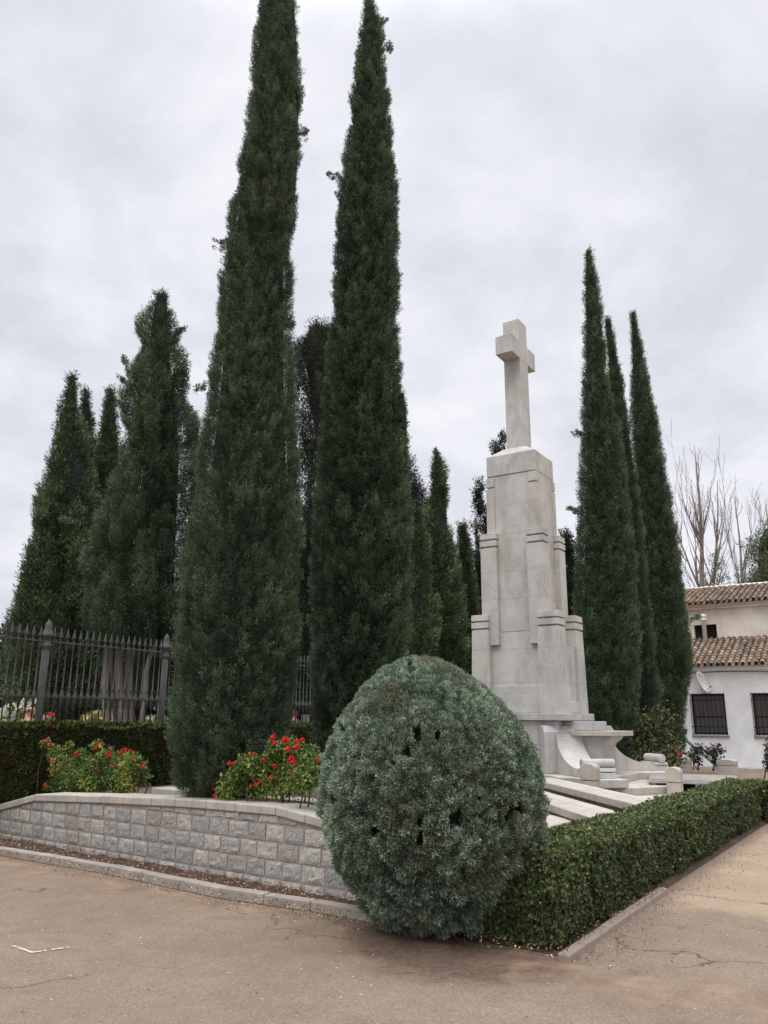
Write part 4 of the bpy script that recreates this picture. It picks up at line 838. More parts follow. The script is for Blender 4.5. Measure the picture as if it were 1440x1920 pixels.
# ------------------------------------------------------------------ leafy hedge on the right
def leafy_hedge():
    root = empty('leafy_hedge', (*(HC+V*4-U*.3), .03)); tag(root, 'clipped broad-leaved green hedge running from the round juniper to the right edge', 'hedge')
    wd, ht = .60, .67; path = [(HC, V, -U, 10.2)]
    # segments: main along V, then a turn along +U
    segs_ = [(HC, V, -U, 9.9), (HC+V*9.3, U, V, 4.5)]
    VA = []; TA = []; core = MB()
    for (o_, dr, ins, L) in segs_:
        def sample(n, kind, s_lo=0, s_hi=L, lf=.036):
            s = RNG.uniform(s_lo, s_hi, n); 
            if kind == 'front': w_ = np.zeros(n); z = RNG.uniform(.03, ht, n); D = np.array([-ins[0], -ins[1], .15])
            elif kind == 'back': w_ = np.full(n, wd); z = RNG.uniform(.03, ht, n); D = np.array([ins[0], ins[1], .15])
            elif kind == 'top': w_ = RNG.uniform(0, wd, n); z = np.full(n, ht); D = np.array([0, 0, 1.])
            else: w_ = RNG.uniform(0, wd, n); z = RNG.uniform(.03, ht, n); s = np.full(n, s_lo); D = np.array([-dr[0], -dr[1], .15])
            P = np.stack([o_[0]+dr[0]*s+ins[0]*w_, o_[1]+dr[1]*s+ins[1]*w_, z], 1); Dd = np.repeat(D[None], n, 0)
            # round the top edges a little and let the faces undulate
            e_ = np.minimum(w_, wd-w_) if kind == 'top' else None
            if kind == 'top': P[:, 2] -= .05*np.exp(-e_/.05)
            else:
                k_ = np.exp(-(ht-z)/.06)*.045; P -= Dd*k_[:, None]; low = np.exp(-(z-.03)/.10)*.05; P -= Dd*low[:, None]
            w1, c1 = worley(P, 9, 3); un = .035*vn(P, 2.2, 4)+.014*vn(P, 7, 1)+.055*(.4-w1)+.02*(c1-.5); P += Dd*(un-RNG.random(n)*.06+.005)[:, None]
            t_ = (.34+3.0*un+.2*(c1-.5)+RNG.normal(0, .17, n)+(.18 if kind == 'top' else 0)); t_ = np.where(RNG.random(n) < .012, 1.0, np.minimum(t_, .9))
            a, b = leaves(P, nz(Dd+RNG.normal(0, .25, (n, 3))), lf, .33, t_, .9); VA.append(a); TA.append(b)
        near = 3.5 if L > 6 else 0
        if near:
            sample(19000, 'front', 0, near, .034); sample(14000, 'top', 0, near, .034); sample(7000, 'end'); sample(4500, 'back', 0, near)
            sample(19000, 'front', near, L, .040); sample(17000, 'top', near, L, .040); sample(4000, 'back', near, L)
        else:
            sample(6000, 'front', .0, L, .045); sample(6000, 'top', 0, L, .045); sample(3000, 'back', 0, L, .045)
        c0, c1, c2, c3 = o_+dr*.07+ins*.07, o_+dr*(L-.05)+ins*.07, o_+dr*(L-.05)+ins*(wd-.07), o_+dr*.07+ins*(wd-.07)
        core.prism([tuple(c0), tuple(c1), tuple(c2), tuple(c3)], .04, ht-.075)
        # woody stems
    st = MB()
    for i in range(90):
        s = random.uniform(0, 9.6); q = HC+V*s-U*random.uniform(.08, .5); st.tube([(*q, 0), (q[0]+random.uniform(-.05, .05), q[1], .2), (q[0]+random.uniform(-.1, .1), q[1], .5)], [.009, .007, .005], 5)
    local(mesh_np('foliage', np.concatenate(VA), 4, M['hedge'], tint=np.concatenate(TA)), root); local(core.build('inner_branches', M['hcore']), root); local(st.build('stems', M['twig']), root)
leafy_hedge()

# ------------------------------------------------------------------ monument
CM = np.array([3.345, 18.82]); ZB = .55
mon = empty('stone_cross_monument', (CM[0], CM[1], ZB), -TH)
tag(mon, 'tall pale stone monument, a stepped pier with corner pilasters carrying a big stone cross', 'monument')
# local frame: x = U (front), y = V ; z relative to ZB
def zr(z): return z-ZB
sh = MB(); sh.box(-.222, .222, -.255, .255, zr(8.1), zr(11.56), .004, .004); o = sh.build('cross', M['mon'], mon); bevel(o, .012)
am = MB(); am.box(-.225, .225, -.73, .73, zr(10.46), zr(10.95)); am = am.build('cross_arm', M['mon'], mon); bevel(am, .012)
am.parent = mon
b_ = MB(); b_.box(-.635, .635, -.57, .57, zr(7.37), zr(7.87)); b_.box(-.634, .634, -.569, .569, zr(7.872), zr(8.10), .34, .26); o = b_.build('cap_block', M['mon'], mon); bevel(o, .012)
# upper body with slight batter, recessed bands at the corners
b_ = MB(); b_.box(-.66, .66, -.58, .58, zr(3.6), zr(7.366), .03, .03)
o = b_.build('shaft', M['mon'], mon); bevel(o, .012)
def pier(sx, sy, x0, x1, y0, y1, z0, zt, batter=0.0, cap=.02, gh=.035, gs=(.14, .31)):
    m_ = MB(); a, b = sorted((sx*x0, sx*x1)); c, d = sorted((sy*y0, sy*y1))
    g1, g2 = gs; ins = .05
    m_.box(a-batter, b+batter, c-batter, d+batter, zr(z0), zr(zt-g2-gh), batter, batter)
    m_.box(a+ins, b-ins, c+ins, d-ins, zr(zt-g2-gh)+.001, zr(zt-g2)-.001)
    m_.box(a-cap*.5, b+cap*.5, c-cap*.5, d+cap*.5, zr(zt-g2), zr(zt-g1-gh))
    m_.box(a+ins, b-ins, c+ins, d-ins, zr(zt-g1-gh)+.001, zr(zt-g1)-.001)
    m_.box(a-cap*.5, b+cap*.5, c-cap*.5, d+cap*.5, zr(zt-g1), zr(zt), .006, .006)
    o = m_.build('corner_pier', M['mon'], mon); bevel(o, .008); return o
for sx in (-1, 1):
    for sy in (-1, 1):
        # top notched corners under the cap block
        m_ = MB(); a, b = sorted((sx*.44, sx*.655)); c, d = sorted((sy*.40, sy*.59))
        for za, zb_ in ((7.10, 7.33), (4.5, 7.065)):
            m_.box(a, b, c, d, zr(za), zr(zb_))
        o = m_.build('corner_strip', M['mon'], mon); bevel(o, .008)
        pier(sx, sy, .38, .79, .33, .70, 3.3, 5.93)
        pier(sx, sy, .60, 1.09 if sx > 0 else 1.02, .34, .78, 1.79, 4.0, .03)
b_ = MB(); b_.box(-.80, .80, -.66, .66, zr(1.79), zr(3.59), .10, .06); o = b_.build('lower_body', M['mon'], mon); bevel(o, .01)
b_ = MB(); b_.box(-.84, .84, -.72, .72, zr(1.795), zr(2.2)); b_.box(-.82, .82, -.69, .69, zr(2.203), zr(2.38)); o = b_.build('base_course', M['mon'], mon); bevel(o, .01)
# side panels on the u faces, stepped
for sx in (-1, 1):
    b_ = MB(); a, b = sorted((sx*.805, sx*1.04)); b_.box(a, b, -.325, .325, zr(1.80), zr(3.25)); b_.box(*sorted((sx*1.045, sx*1.10)), -.36, .36, zr(1.80), zr(2.05)); o = b_.build('stepped_panel', M['mon'], mon); bevel(o, .012)
b_ = MB(); b_.box(-1.22, 1.22, -.89, .89, zr(1.635), zr(1.79)); o = b_.build('plinth', M['monlow'], mon); bevel(o, .015)
b_ = MB(); b_.box(-.98, .98, -.78, .78, 0, zr(1.632)); o = b_.build('pedestal', M['monlow'], mon); bevel(o, .015)
b_ = MB(); b_.box(.985, 1.62, -.52, .52, zr(1.435), zr(1.625), .0, .02); o = b_.build('altar_backstep', M['monlow'], mon); bevel(o, .015)
# diagonal corner blocks and their volutes
R2 = math.sqrt(.5)
def diag(sy, mat='mon'):
    ax = np.array([R2, sy*R2, 0.]); sd_ = np.array([R2, -sy*R2, 0.]) if sy < 0 else np.array([-R2, R2, 0.])
    # ax = outwards direction, wv = sideways
    wv = np.array([-ax[1], ax[0], 0.]); up = np.array([0, 0, 1.])
    o0 = np.array([1.15, -.62, 0.]) if sy < 0 else np.array([1.3, 1.22, 0.])
    m_ = MB(); m_.extrude([(-1.1, 0), (0, 0), (0, zr(1.40)), (-.09, zr(1.53)), (-1.1, zr(1.53))], o0, ax, up, wv, -.56, .56); o = m_.build('corner_block', M['monlow'], mon); bevel(o, .015)
    # volute: concave slope
    pf = [(0.005, 0), (1.42, 0), (1.42, .10), (1.05, .12)]
    for i in range(15):
        t = i/14; a_ = t*math.pi/2
        pf.append((.98*(1-math.sin(a_))**1.0+.02, zr(1.37)-(zr(1.37)-.16)*math.cos(a_)**1.0 if False else .16+(zr(1.37)-.16)*(1-math.cos(a_))))
    m_ = MB(); m_.extrude(pf, o0, ax, up, wv, -.30, .30); o = m_.build('volute', M['mon'], mon); bevel(o, .012)
    # rounded scroll lying across the toe
    m_ = MB(); cpt = o0+ax*1.24+up*.27
    m_.tube([cpt-wv*.34, cpt+wv*.34], [.092, .092], 20); m_.extrude([(1.06, .121), (1.40, .121), (1.38, .185), (1.06, .185)], o0, ax, up, wv, -.32, .32)
    o = m_.build('scroll', M['mon'], mon); bevel(o, .01)
    m_ = MB(); m_.extrude([(1.05, -.16), (1.66, -.16), (1.66, -.005), (1.05, -.005)], o0, ax, up, wv, -.42, .42); o = m_.build('scroll_base', M['mon'], mon); bevel(o, .012)
diag(-1); diag(1)
# small weed rooted on the top edge of the cap block
wc = np.array([*(CM+U*.10+V*.55), 7.90]); a, b = clumps(np.repeat(wc[None], 5, 0)+RNG.normal(0, .03, (5, 3)), np.repeat(np.array([[0, 0, 1.]]), 5, 0), .05, 30, .05, np.full(5, .2), .5)
o = mesh_np('small_weed', a, 3, M['dark'], tint=b); tag(o, 'small dark weed growing on the top edge of the monument under the cross', 'plant')
# altar
al = empty('stone_altar', (*(CM+U*1.7), ZB), -TH); tag(al, 'stone altar table with thick slab top, built against the front of the cross monument', 'altar')
b_ = MB(); b_.box(-.52, .46, -.62, .62, zr(1.325), zr(1.43)); o = b_.build('altar_top', M['step'], al); bevel(o, .012)
b_ = MB()
pf = [(-.50, 0), (.10, 0), (.08, .25), (.08, .45), (.14, .62), (.28, .72), (.30, .77), (-.50, .77)]
b_.extrude(pf, (0, 0, 0), (1, 0, 0), (0, 0, 1), (0, 1, 0), -.42, .42); o = b_.build('altar_support', M['monlow'], al); bevel(o, .01)

# ------------------------------------------------------------------ monument platform and the flights of broad steps
def slab(pts, z0, z1, mat='step', name='monument_steps', bev=.015):
    o = MB().prism([tuple(p) for p in pts], z0, z1).build(name, M[mat]); bevel(o, bev); return o
def lp(a, b): return CM+U*a+V*b
pf1 = [lp(-2.5, -1.25), lp(.9, -1.25), lp(1.3, -1.75), lp(2.0, -1.6), lp(2.15, -.9), lp(2.15, .9), lp(2.7, 1.5), lp(2.3, 2.6), lp(-2.5, 2.6)]
st = slab(pf1, -.1, .548, 'step', 'monument_platform'); tag(st, 'pale stone platform under the cross monument', 'platform')
pf2 = [lp(2.155, -1.62), lp(2.7, -1.5), lp(3.15, -.7), lp(3.3, .5), lp(3.5, 2.6), lp(2.32, 2.6), lp(2.72, 1.5), lp(2.16, .9)]
st2 = slab(pf2, -.1, .40, 'step', 'platform_step'); tag(st2, 'curved pale stone step in front of the altar platform', 'step')
pf3 = [lp(2.71, -1.62), lp(3.4, -2.2), lp(3.9, -1.2), lp(4.0, .6), lp(3.55, .6), lp(3.31, .45), lp(3.16, -.72)]
st3 = slab(pf3, -.1, .26, 'step', 'platform_step'); tag(st3, 'lowest pale stone step, below the silver stage deck', 'step')
# broad granite steps: long edging stones with overhanging treads
d1 = np.array([3.4-2.94, 11.16-15.31]); d1 /= np.linalg.norm(d1); n1v = np.array([-d1[1], d1[0]])
if n1v[0] < 0: n1v = -n1v
def broad(label, a, L, w, z, parts=.95, th=.11):
    root = empty('granite_step', (*a, 0)); tag(root, label, 'step', 'broad granite steps left of the monument')
    m_ = MB(); k = round(L/parts)
    for i in range(k):
        p = a+d1*(L*i/k+.006); q = a+d1*(L*(i+1)/k-.006); m_.hexa([(*p, z-th), (*q, z-th), (*(q+n1v*.42), z-th), (*(p+n1v*.42), z-th)], [(*p, z), (*q, z), (*(q+n1v*.42), z), (*(p+n1v*.42), z)])
    o = m_.build('edge_stones', M['cop']); bevel(o, .012); local(o, root)
    m_ = MB(); p = a+n1v*.425; q = a+d1*L+n1v*.425; m_.hexa([(*p, z-th), (*q, z-th), (*(q+n1v*w), z-th), (*(p+n1v*w), z-th)], [(*p, z-.004), (*q, z-.004), (*(q+n1v*w), z-.004), (*(p+n1v*w), z-.004)])
    local(m_.build('tread', M['step']), root)
    m_ = MB(); p = a+n1v*.05; q = a+d1*L+n1v*.05; m_.hexa([(*p, -.1), (*q, -.1), (*(q+n1v*w), -.1), (*(p+n1v*w), -.1)], [(*p, z-th-.002), (*q, z-th-.002), (*(q+n1v*w), z-th-.002), (*(p+n1v*w), z-th-.002)])
    local(m_.build('riser', M['mortar']), root)
a1 = np.array([2.94, 15.31])-d1*1.2; broad('topmost broad granite step, beside the near volute of the monument', a1, 5.2, .12, .55)
a2 = np.array([2.48, 12.76])-d1*3.0; broad('middle broad granite step with a wide pale tread', a2, 4.9+.7, .22, .42)
s3 = slab([(1.05, 9.55), (2.66, 11.78), (2.40, 12.75), (1.9, 15.5), (-.6, 13.0)], .18, .29, 'step', 'granite_step'); tag(s3, 'lowest broad granite step whose pointed corner meets the leafy hedge', 'step', 'broad granite steps left of the monument')
m_ = MB().prism([(1.1, 9.65), (2.6, 11.75), (2.3, 12.75), (1.85, 15.4), (-.5, 13.0)], -.1, .178); m_.build('riser', M['mortar'], s3)

# stone posts
def stone_post(label, c, h, w=.27, rot=-TH, split=True):
    root = empty('stone_post', (*c, 0), rot); tag(root, label, 'stone post', 'short stone posts around the monument')
    b_ = MB(); b_.box(-w/2, w/2, -w/2, w/2, 0, h*.62, .008, .008); o = b_.build('shaft', M['step'], root); bevel(o, .015)
    n_ = 10; pf = [(-w/2, 0), (w/2, 0)] + [(w/2*1.0*math.cos(a), h*.24+h*.12*math.sin(a)) for a in np.linspace(0, math.pi, n_)]
    b_ = MB(); b_.extrude(pf, (0, 0, h*.62+.008), (1, 0, 0), (0, 0, 1), (0, 1, 0), -w/2, w/2); o = b_.build('cap', M['step'], root); bevel(o, .012)
stone_post('stone post with rounded cap standing in front of the silver stage deck', W(1268, 1505, .0)[:2]*.93, .78, .27)
stone_post('stone post beside the scroll of the near volute', W(1108, 1475, .42)[:2], .86, .30, -TH-math.pi/4*0)
stone_post('small distant stone post just below the orange flowers', W(1285, 1443, .1)[:2], .50, .38)
stone_post('distant stone post in front of the white house wall', W(1365, 1448, .1)[:2], .50, .55)

# silver stage deck
dk = empty('stage_deck', (*W(1300, 1460, .45)[:2], 0)); tag(dk, 'low silver metal stage deck on legs beside the altar steps', 'stage')
qa = W(1216, 1462, .50)[:2]; qb = W(1400, 1467, .50)[:2]; dd_ = (qb-qa)/np.linalg.norm(qb-qa); dn = np.array([-dd_[1], dd_[0]]); Ld = np.linalg.norm(qb-qa)
m_ = MB(); ins = dd_*.02+dn*.02; m_.hexa([(*(qa+ins), .503), (*(qb-dd_*.02+dn*.02), .503), (*(qb+dn*1.98-dd_*.02), .503), (*(qa+dn*1.98+dd_*.02), .503)], [(*(qa+ins), .512), (*(qb-dd_*.02+dn*.02), .512), (*(qb+dn*1.98-dd_*.02), .512), (*(qa+dn*1.98+dd_*.02), .512)]); local(m_.build('board', M['kerb']), dk)
m_ = MB(); m_.hexa([(*qa, .44), (*qb, .44), (*(qb+dn*2), .44), (*(qa+dn*2), .44)], [(*qa, .50), (*qb, .50), (*(qb+dn*2), .50), (*(qa+dn*2), .50)]); o = m_.build('deck', M['metal']); bevel(o, .006); local(o, dk)
for s_ in (.10, Ld*.5, Ld-.1):
    for w_ in (.08, 1.9):
        q = qa+dd_*s_+dn*w_; local(MB().box(q[0]-.03, q[0]+.03, q[1]-.03, q[1]+.03, 0, .438).build('leg', M['metal']), dk)
m_ = MB(); p0, p1 = qa+dd_*.35+dn*.5, qa+dd_*(Ld*.62)+dn*.5; m_.hexa([(*p0, .0), (*p1, .0), (*(p1+dn*.03), .0), (*(p0+dn*.03), .0)], [(*p0, .43), (*p1, .43), (*(p1+dn*.03), .43), (*(p0+dn*.03), .43)]); local(m_.build('under_deck_shade', M['void']), dk)  # near-black sheet standing in for the shade beneath the deck

# ------------------------------------------------------------------ house on the right
P0 = W(1440, 1445, 0)[:2]; hs_ = empty('white_house', (P0[0], P0[1], 0), -TH); tag(hs_, 'white plastered house with clay tile roofs and barred windows at the right edge', 'house')
# local x along U (towards the right / near), y along V (away)
X0, X1 = -9.0, 6.0
def wall_with_holes(x0, x1, z0, z1, y, holes, th=.3, name='wall', mat='plaster'):
    m_ = MB(); xs = sorted({x0, x1, *[h[0] for h in holes], *[h[1] for h in holes]}); zs = sorted({z0, z1, *[h[2] for h in holes], *[h[3] for h in holes]})
    v = []; f = []; idx = {}
    def vid(x, z, yy):
        k = (x, z, yy)
        if k not in idx: idx[k] = len(v); v.append((x, yy, z))
        return idx[k]
    def hole(xa, xb, za, zb): return any(h[0] <= xa and h[1] >= xb and h[2] <= za and h[3] >= zb for h in holes)
    for i in range(len(xs)-1):
        for j in range(len(zs)-1):
            if not hole(xs[i], xs[i+1], zs[j], zs[j+1]): f.append((vid(xs[i], zs[j], y), vid(xs[i+1], zs[j], y), vid(xs[i+1], zs[j+1], y), vid(xs[i], zs[j+1], y)))
    for a, b, c, d in holes:
        for (p, q) in (((a, c), (a, d)), ((a, d), (b, d)), ((b, d), (b, c)), ((b, c), (a, c))):
            f.append((vid(*p, y), vid(*q, y), vid(*q, y+th), vid(*p, y+th)))
    m_.add(v, f); return m_.build(name, M[mat], hs_)
wins = [(-7.0, -5.8, 1.2, 2.67), (-4.55, -3.35, 1.2, 2.67), (-2.40, -1.20, 1.2, 2.67), (-.28, .92, 1.2, 2.67), (2.2, 3.4, 1.2, 2.67)]
wall_with_holes(X0, X1, -.1, 3.62, 0, wins)
m_ = MB(); m_.box(X0, X0+.02, .01, 6, -.1, 3.6); m_.box(X1-.02, X1, .01, 6, -.1, 3.6); m_.build('side_wall', M['plaster'], hs_)
wall_with_holes(X0, X1, 3.0, 6.28, 2.6, [(-2.60, -1.72, 4.93, 5.52)], .25, 'upper_wall', 'plasterold')
m_ = MB(); m_.box(X0+.1, X1-.1, 2.86, 8, 3.0, 6.2); m_.build('upper_block', M['void'], hs_)
m_ = MB(); m_.box(X0, X1, -.10, -.003, 3.50, 3.60); m_.box(X0, X1, -.17, -.003, 3.603, 3.66); o = m_.build('cornice', M['plaster'], hs_)
m_ = MB(); m_.box(X0, X1, 2.48, 2.597, 6.14, 6.24); m_.box(X0, X1, 2.38, 2.597, 6.243, 6.33); m_.build('cornice', M['plasterold'], hs_)
def tiles(name, xa, xb, y0, z0, y1, z1, seed):
    rs = np.random.default_rng(seed); pitch = .22; tl = .30; nr = int((xb-xa)/pitch); L = math.hypot(y1-y0, z1-z0); nt_ = int(L/tl)+1; dy, dz = (y1-y0)/L, (z1-z0)/L
    nrm = np.array([0, -dz, dy]); run = np.array([0, dy, dz]); Vs = []; T = []
    sg = 6; an = np.linspace(0, np.pi, sg+1)
    for i in range(nr):
        xc = xa+(i+.5)*pitch
        rowj = rs.normal(0, .008)
        for j in range(nt_):
            s0_ = j*tl-.05; s1_ = min(L+.03, (j+1)*tl); tint = float(np.clip(rs.beta(1.6, 2.6)+(0.3 if rs.random() < .06 else 0), 0, 1)); jit = rs.normal(0, .006)
            for kind in (0, 1):
                r0, r1 = (.092, .075) if kind == 0 else (.085, .085); x_ = xc+rowj+jit+(0 if kind == 0 else pitch/2)
                base = np.array([x_, y0, z0]); sgn = 1 if kind == 0 else -1; lift = .055 if kind == 0 else .07
                A = [base+run*s0_+np.array([1, 0, 0])*math.cos(a)*r0+nrm*(sgn*math.sin(a)*r0*.9+lift+.02*(kind == 0)) for a in an]
                B = [base+run*s1_+np.array([1, 0, 0])*math.cos(a)*r1+nrm*(sgn*math.sin(a)*r1*.9+lift) for a in an]
                for k in range(sg): Vs += [A[k], A[k+1], B[k+1], B[k]]; T += [tint]*4
                if kind == 0:   # visible front lip thickness
                    for k in range(sg):
                        c0_ = base+run*s0_+np.array([1, 0, 0])*math.cos(an[k])*(r0-.018)+nrm*(math.sin(an[k])*(r0-.018)*.9+lift+.02); c1_ = base+run*s0_+np.array([1, 0, 0])*math.cos(an[k+1])*(r0-.018)+nrm*(math.sin(an[k+1])*(r0-.018)*.9+lift+.02)
                        Vs += [A[k], A[k+1], c1_, c0_]; T += [tint*.6]*4
    o = mesh_np(name, np.array(Vs), 4, M['tile'], hs_, np.array(T)); return o
tiles('lower_roof', X0-.1, X1, -.30, 3.66, 2.62, 4.88, 3)
tiles('upper_roof', X0-.1, X1, 2.25, 6.33, 5.6, 7.42, 4)
m_ = MB(); m_.box(X0, X1, -.20, 2.595, 3.665, 3.667); m_.v = []; m_.f = []; m_.n = 0; m_.smooth = []
m_.add([(X0, -.25, 3.66), (X1, -.25, 3.66), (X1, 2.59, 4.86), (X0, 2.59, 4.86)], [(0, 1, 2, 3)]); m_.add([(X0, 2.3, 6.335), (X1, 2.3, 6.335), (X1, 5.6, 7.40), (X0, 5.6, 7.40)], [(0, 1, 2, 3)]); m_.add([(X0, 5.6, 7.40), (X1, 5.6, 7.40), (X1, 9.2, 6.2), (X0, 9.2, 6.2)], [(0, 1, 2, 3)])
m_.build('roof_deck', M['bark'], hs_)
m_ = MB(); m_.tube([(X0, 5.62, 7.46), (X1, 5.62, 7.46)], .10, 10); m_.build('roof_ridge', M['plasterold'], hs_)
for (a, b, c, d) in wins:
    w_ = MB(); w_.box(a+.01, a+.07, .12, .17, c+.01, d-.01); w_.box(b-.07, b-.01, .12, .17, c+.01, d-.01); w_.box(a+.075, b-.075, .12, .17, c+.01, c+.07); w_.box(a+.075, b-.075, .12, .17, d-.07, d-.01); w_.box(a+.075, b-.075, .122, .168, c+.62, c+.655)
    fr = w_.build('window', M['darkmetal'], hs_)
    MB().box(a+.06, b-.06, .135, .145, c+.06, d-.06).build('pane', M['glass'], fr)
    g_ = MB()
    for k in range(9): x = a+(b-a)*(k+.0)/8; g_.tube([(x, -.11, c-.02), (x, -.11, d+.02)], .011, 6)
    for z_ in (c+.02, c+.28, d-.24, d-.02): g_.box(a-.02, b+.02, -.125, -.10, z_-.015, z_+.015)
    for x in (a, b):
        for z_ in (c+.02, d-.02): g_.tube([(x, -.11, z_), (x, .0, z_)], .011, 6)
    g_.build('window_grille', M['darkmetal'], fr)
    MB().box(a-.05, b+.05, -.05, -.004, c-.10, c-.035).build('window_sill', M['kerb'], fr)
m_ = MB(); m_.box(-2.60, -1.72, 2.80, 2.84, 4.93, 5.52); m_.build('opening_panel', M['void'], hs_)
m_ = MB(); m_.lathe([(.085, 0), (.085, 1.0), (.13, 1.02), (.13, 1.10), (.09, 1.12), (.13, 1.14), (.14, 1.24), (.05, 1.28)], (-2.12, 2.2, 4.62), 12); m_.build('vent_pipe', M['plaster'], hs_)
# satellite dish on the wall
ds = empty('satellite_dish', tuple(np.array([*(P0+U*-1.93-V*.45), 3.02]))); tag(ds, 'white satellite dish mounted on the house wall above the left window', 'satellite dish')
m_ = MB(); sg = 22; v = []; f = []
for i in range(7):
    r = .40*i/6
    for k in range(sg): a = 2*math.pi*k/sg; v.append((r*math.cos(a)*.9, r*math.sin(a)*1.05, .16*(r/.40)**2))
for i in range(6):
    for k in range(sg): f.append((i*sg+k, i*sg+(k+1) % sg, (i+1)*sg+(k+1) % sg, (i+1)*sg+k))
m_.add(v, f, True); o = m_.build('dish', M['marble'], ds); sm = o.modifiers.new('solid', 'SOLIDIFY'); sm.thickness = .015
dr = Vector((.62, -.72, .36)).normalized(); o.rotation_euler = dr.to_track_quat('Z', 'Y').to_euler()
fpnt = Vector((0, 0, -.12))+dr*.42+Vector((0.05, 0, -.12)); m_ = MB(); m_.tube([dr*.08+Vector((0, 0, -.38)), fpnt], .014, 6); m_.tube([fpnt, fpnt-dr*.10], [.04, .03], 8); m_.build('receiver_arm', M['greystone'], ds)
m_ = MB(); m_.tube([-dr*.02, Vector((V[0]*.45, V[1]*.45, -.1))], .022, 6); m_.tube([Vector((0, 0, -.3)), Vector((V[0]*.45, V[1]*.45, -.1))], .015, 6); m_.build('bracket', M['greystone'], ds)
# cable along the cornice
c_ = MB(); c_.tube([(*(P0+U*x-V*.03), 3.46-.05*math.sin((x+9)*.8)**2) for x in np.linspace(-8.9, 5.9, 60)], .012, 5); o = c_.build('wall_cable', M['darkmetal']); tag(o, 'thin dark cable sagging along the house wall under the roof edge', 'cable')
# grey handrail leaning down to the ground
ra = P0+U*-2.72-V*.8; rb = P0+U*-2.1-V*1.2; m_ = MB(); m_.extrude([(0, 0), (1.15, -1.0), (1.15, -.88), (0, .12)], (*ra, 1.10), (U[0], U[1], 0), (0, 0, 1), (V[0], V[1], 0), 0, .12)
o = m_.build('ramp_rail', M['railpaint']); bevel(o, .01); tag(o, 'slanting blue-grey metal rail in front of the house wall', 'rail')
# pavement in front of the house
pv = MB().prism([tuple(P0+U*-9-V*1.0), tuple(P0+U*6-V*1.0), tuple(P0+U*6+V*.0), tuple(P0+U*-9)], -.05, .10); tag(pv.build('pavement', M['step']), kind='structure')

# ------------------------------------------------------------------ shrubs by the house
def shrub(label, blobs, Y, zb, n, lf, mat, name='shrub', grp=None, fl=None, flat=.9, stems=9):
    rs = np.random.default_rng(int(blobs[0][0])); pts = [(YP(x, y, Y+rs.uniform(-.3, .3)), r) for x, y, r in blobs]
    root = empty(name, (pts[0][0][0], Y, zb)); tag(root, label, 'shrub', grp); VA = []; TA = []; st = MB()
    for p, r in pts:
        m = int(n*r*r)+30; D = nz(rs.normal(0, 1, (m, 3))); P = p+D*r*rs.uniform(.3, 1.1, (m, 1))*(1+.4*vn(D*2+p, 1.5))[:, None]*np.array([1, 1, flat]); P[:, 2] = np.maximum(P[:, 2], zb+.02)
        t_ = (.45+.5*vn(P, 3)+rs.normal(0, .18, m)).clip(0, 1); a, b = leaves(P, nz(D+np.array([0, 0, .4])), lf, .3, t_); VA.append(a); TA.append(b)
        f0 = np.array([pts[0][0][0]+rs.normal(0, .1), Y, zb-.03]); st.tube([f0, (f0+p)/2+rs.normal(0, .05, 3), p], [.02, .013, .006], 5)
        for _ in range(stems): d = nz(rs.normal(0, 1, 3)+np.array([0, 0, .7])); st.tube([p, p+d*r], [.008, .003], 4)
    local(mesh_np('leaves', np.concatenate(VA), 4, M[mat], tint=np.concatenate(TA)), root); local(st.build('stems', M['twig']), root)
    if fl:
        C = np.array([YP(x, y, Y-.5) for x, y in fl]); a, b = tufts(np.repeat(C, 4, 0)+RNG.normal(0, .04, (len(fl)*4, 3)), nz(RNG.normal(0, 1, (len(fl)*4, 3))), .04, 6, .35, .9); local(mesh_np('flowers', a, 4, M['petal'], tint=b), root)
    return root
shrub('bushy olive-green shrub at the foot of the rightmost cypress', [(1215, 1360, .45), (1240, 1345, .4), (1225, 1390, .5), (1200, 1400, .35), (1250, 1385, .35), (1205, 1375, .4)], 21.5, .2, 1500, .10, 'shrub')
shrub('low green shrub with a few orange-red flowers beside the distant stone post', [(1250, 1425, .35), (1270, 1415, .3), (1230, 1430, .3), (1210, 1425, .25)], 20.5, .2, 1700, .09, 'shrub', fl=[(1272, 1410)])
G3 = 'small rose shrubs against the house'
shrub('thin small shrub against the house wall left of the other, behind the slanting rail', [(1303, 1412, .25), (1312, 1405, .22), (1296, 1420, .18), (1308, 1425, .15)], 28.3, .1, 900, .11, 'dark', grp=G3)
shrub('thin small shrub against the house wall right of the slanting rail', [(1340, 1412, .28), (1347, 1405, .2), (1332, 1410, .2), (1341, 1425, .15)], 27.9, .1, 900, .11, 'dark', grp=G3)
shrub('dark shrub cut off by the right edge of the picture, in front of the house', [(1447, 1400, .22), (1447, 1420, .25), (1446, 1435, .22), (1448, 1385, .12)], 24, .0, 3500, .09, 'dark')

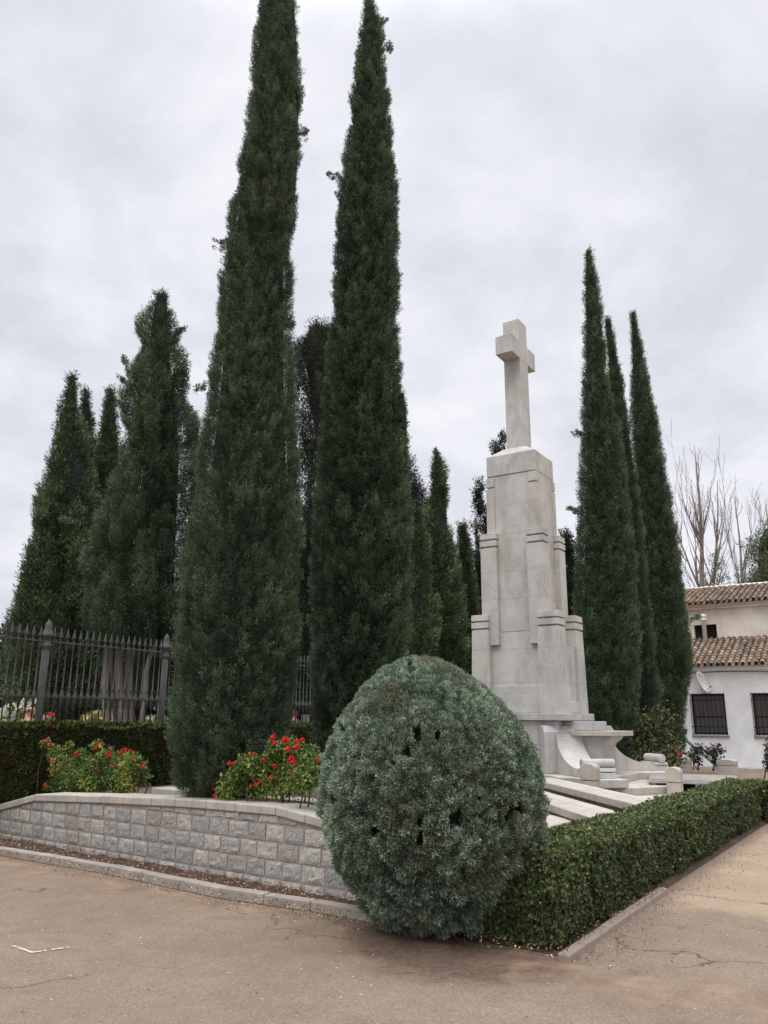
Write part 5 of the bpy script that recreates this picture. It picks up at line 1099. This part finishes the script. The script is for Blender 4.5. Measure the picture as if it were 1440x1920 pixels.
# ------------------------------------------------------------------ small things on the ground
pa, pb, pc = W(25, 1773, .004), W(62, 1786, .004), W(130, 1776, .004)
m_ = MB()
for a, b in ((pa, pb), (pb, pc)):
    d = (b-a)[:2]; d /= np.linalg.norm(d); n_ = np.array([-d[1], d[0]])*.016
    k = 14; prev = None
    for i in range(k+1):
        c = a[:2]+(b-a)[:2]*i/k; w_ = n_*random.uniform(.45, 1.25); cur = ((*(c-w_), .004 if a is pa else .006), (*(c+w_), .004 if a is pa else .006))
        if prev and random.random() > .06: m_.add([prev[0], cur[0], cur[1], prev[1]], [(0, 1, 2, 3)])
        prev = cur
o = m_.build('road_marking', M['paint']); tag(o, kind='structure')
def litter(name, n, pts, size, mat, label, zoff=.006):
    C = np.array(pts); n = len(C); D = nz(np.stack([RNG.normal(0, .3, n), RNG.normal(0, .3, n), np.ones(n)], 1)); C[:, 2] += zoff
    a, b = leaves(C, D, size, .3, RNG.random(n), .3); o = mesh_np(name, a, 4, M[mat], tint=b); tag(o, label, 'leaf litter', kind='stuff'); return o
M['dry'] = leafmat('dry_leaf', [(0, (.07, .04, .025)), (.5, (.20, .12, .07)), (.85, (.38, .28, .15)), (1, (.6, .52, .36))], None)
pts = []
for i in range(5200):    # chips and dry leaves on the planting strip
    s_ = random.uniform(-2.5, 7.3); o_ = random.uniform(.0, .75); q = WA+WD*s_+WN*o_; pts.append((q[0], q[1], .05))
for i in range(1500):
    s_ = random.uniform(-.3, 3); q = HC+V*s_-U*random.uniform(-.12, .9); pts.append((q[0], q[1], .05))
litter('dry_leaves', 0, pts, .022, 'dry', 'dry leaves and bark chips strewn over the planting strip')
pts = []
for i in range(2600):
    r = random.random()
    if r < .35: k = random.randrange(5); t = random.random(); q = KERB[k]*(1-t)+KERB[k+1]*t; n_ = -abs(random.gauss(0, .16))-.01; q = q+np.array([.55, .83])*n_
    elif r < .75: s_ = random.uniform(-.2, 9); q = HC+V*s_+U*(.12+abs(random.gauss(0, .28)))
    else: q = np.array([random.uniform(-5, 6), random.uniform(3.5, 12)])
    if q[0] > 6.5: continue
    pts.append((q[0], q[1], .0))
litter('fallen_leaves', 0, pts, .018, 'dry', 'small fallen leaves scattered on the asphalt and dirt')
bpy.context.view_layer.update()
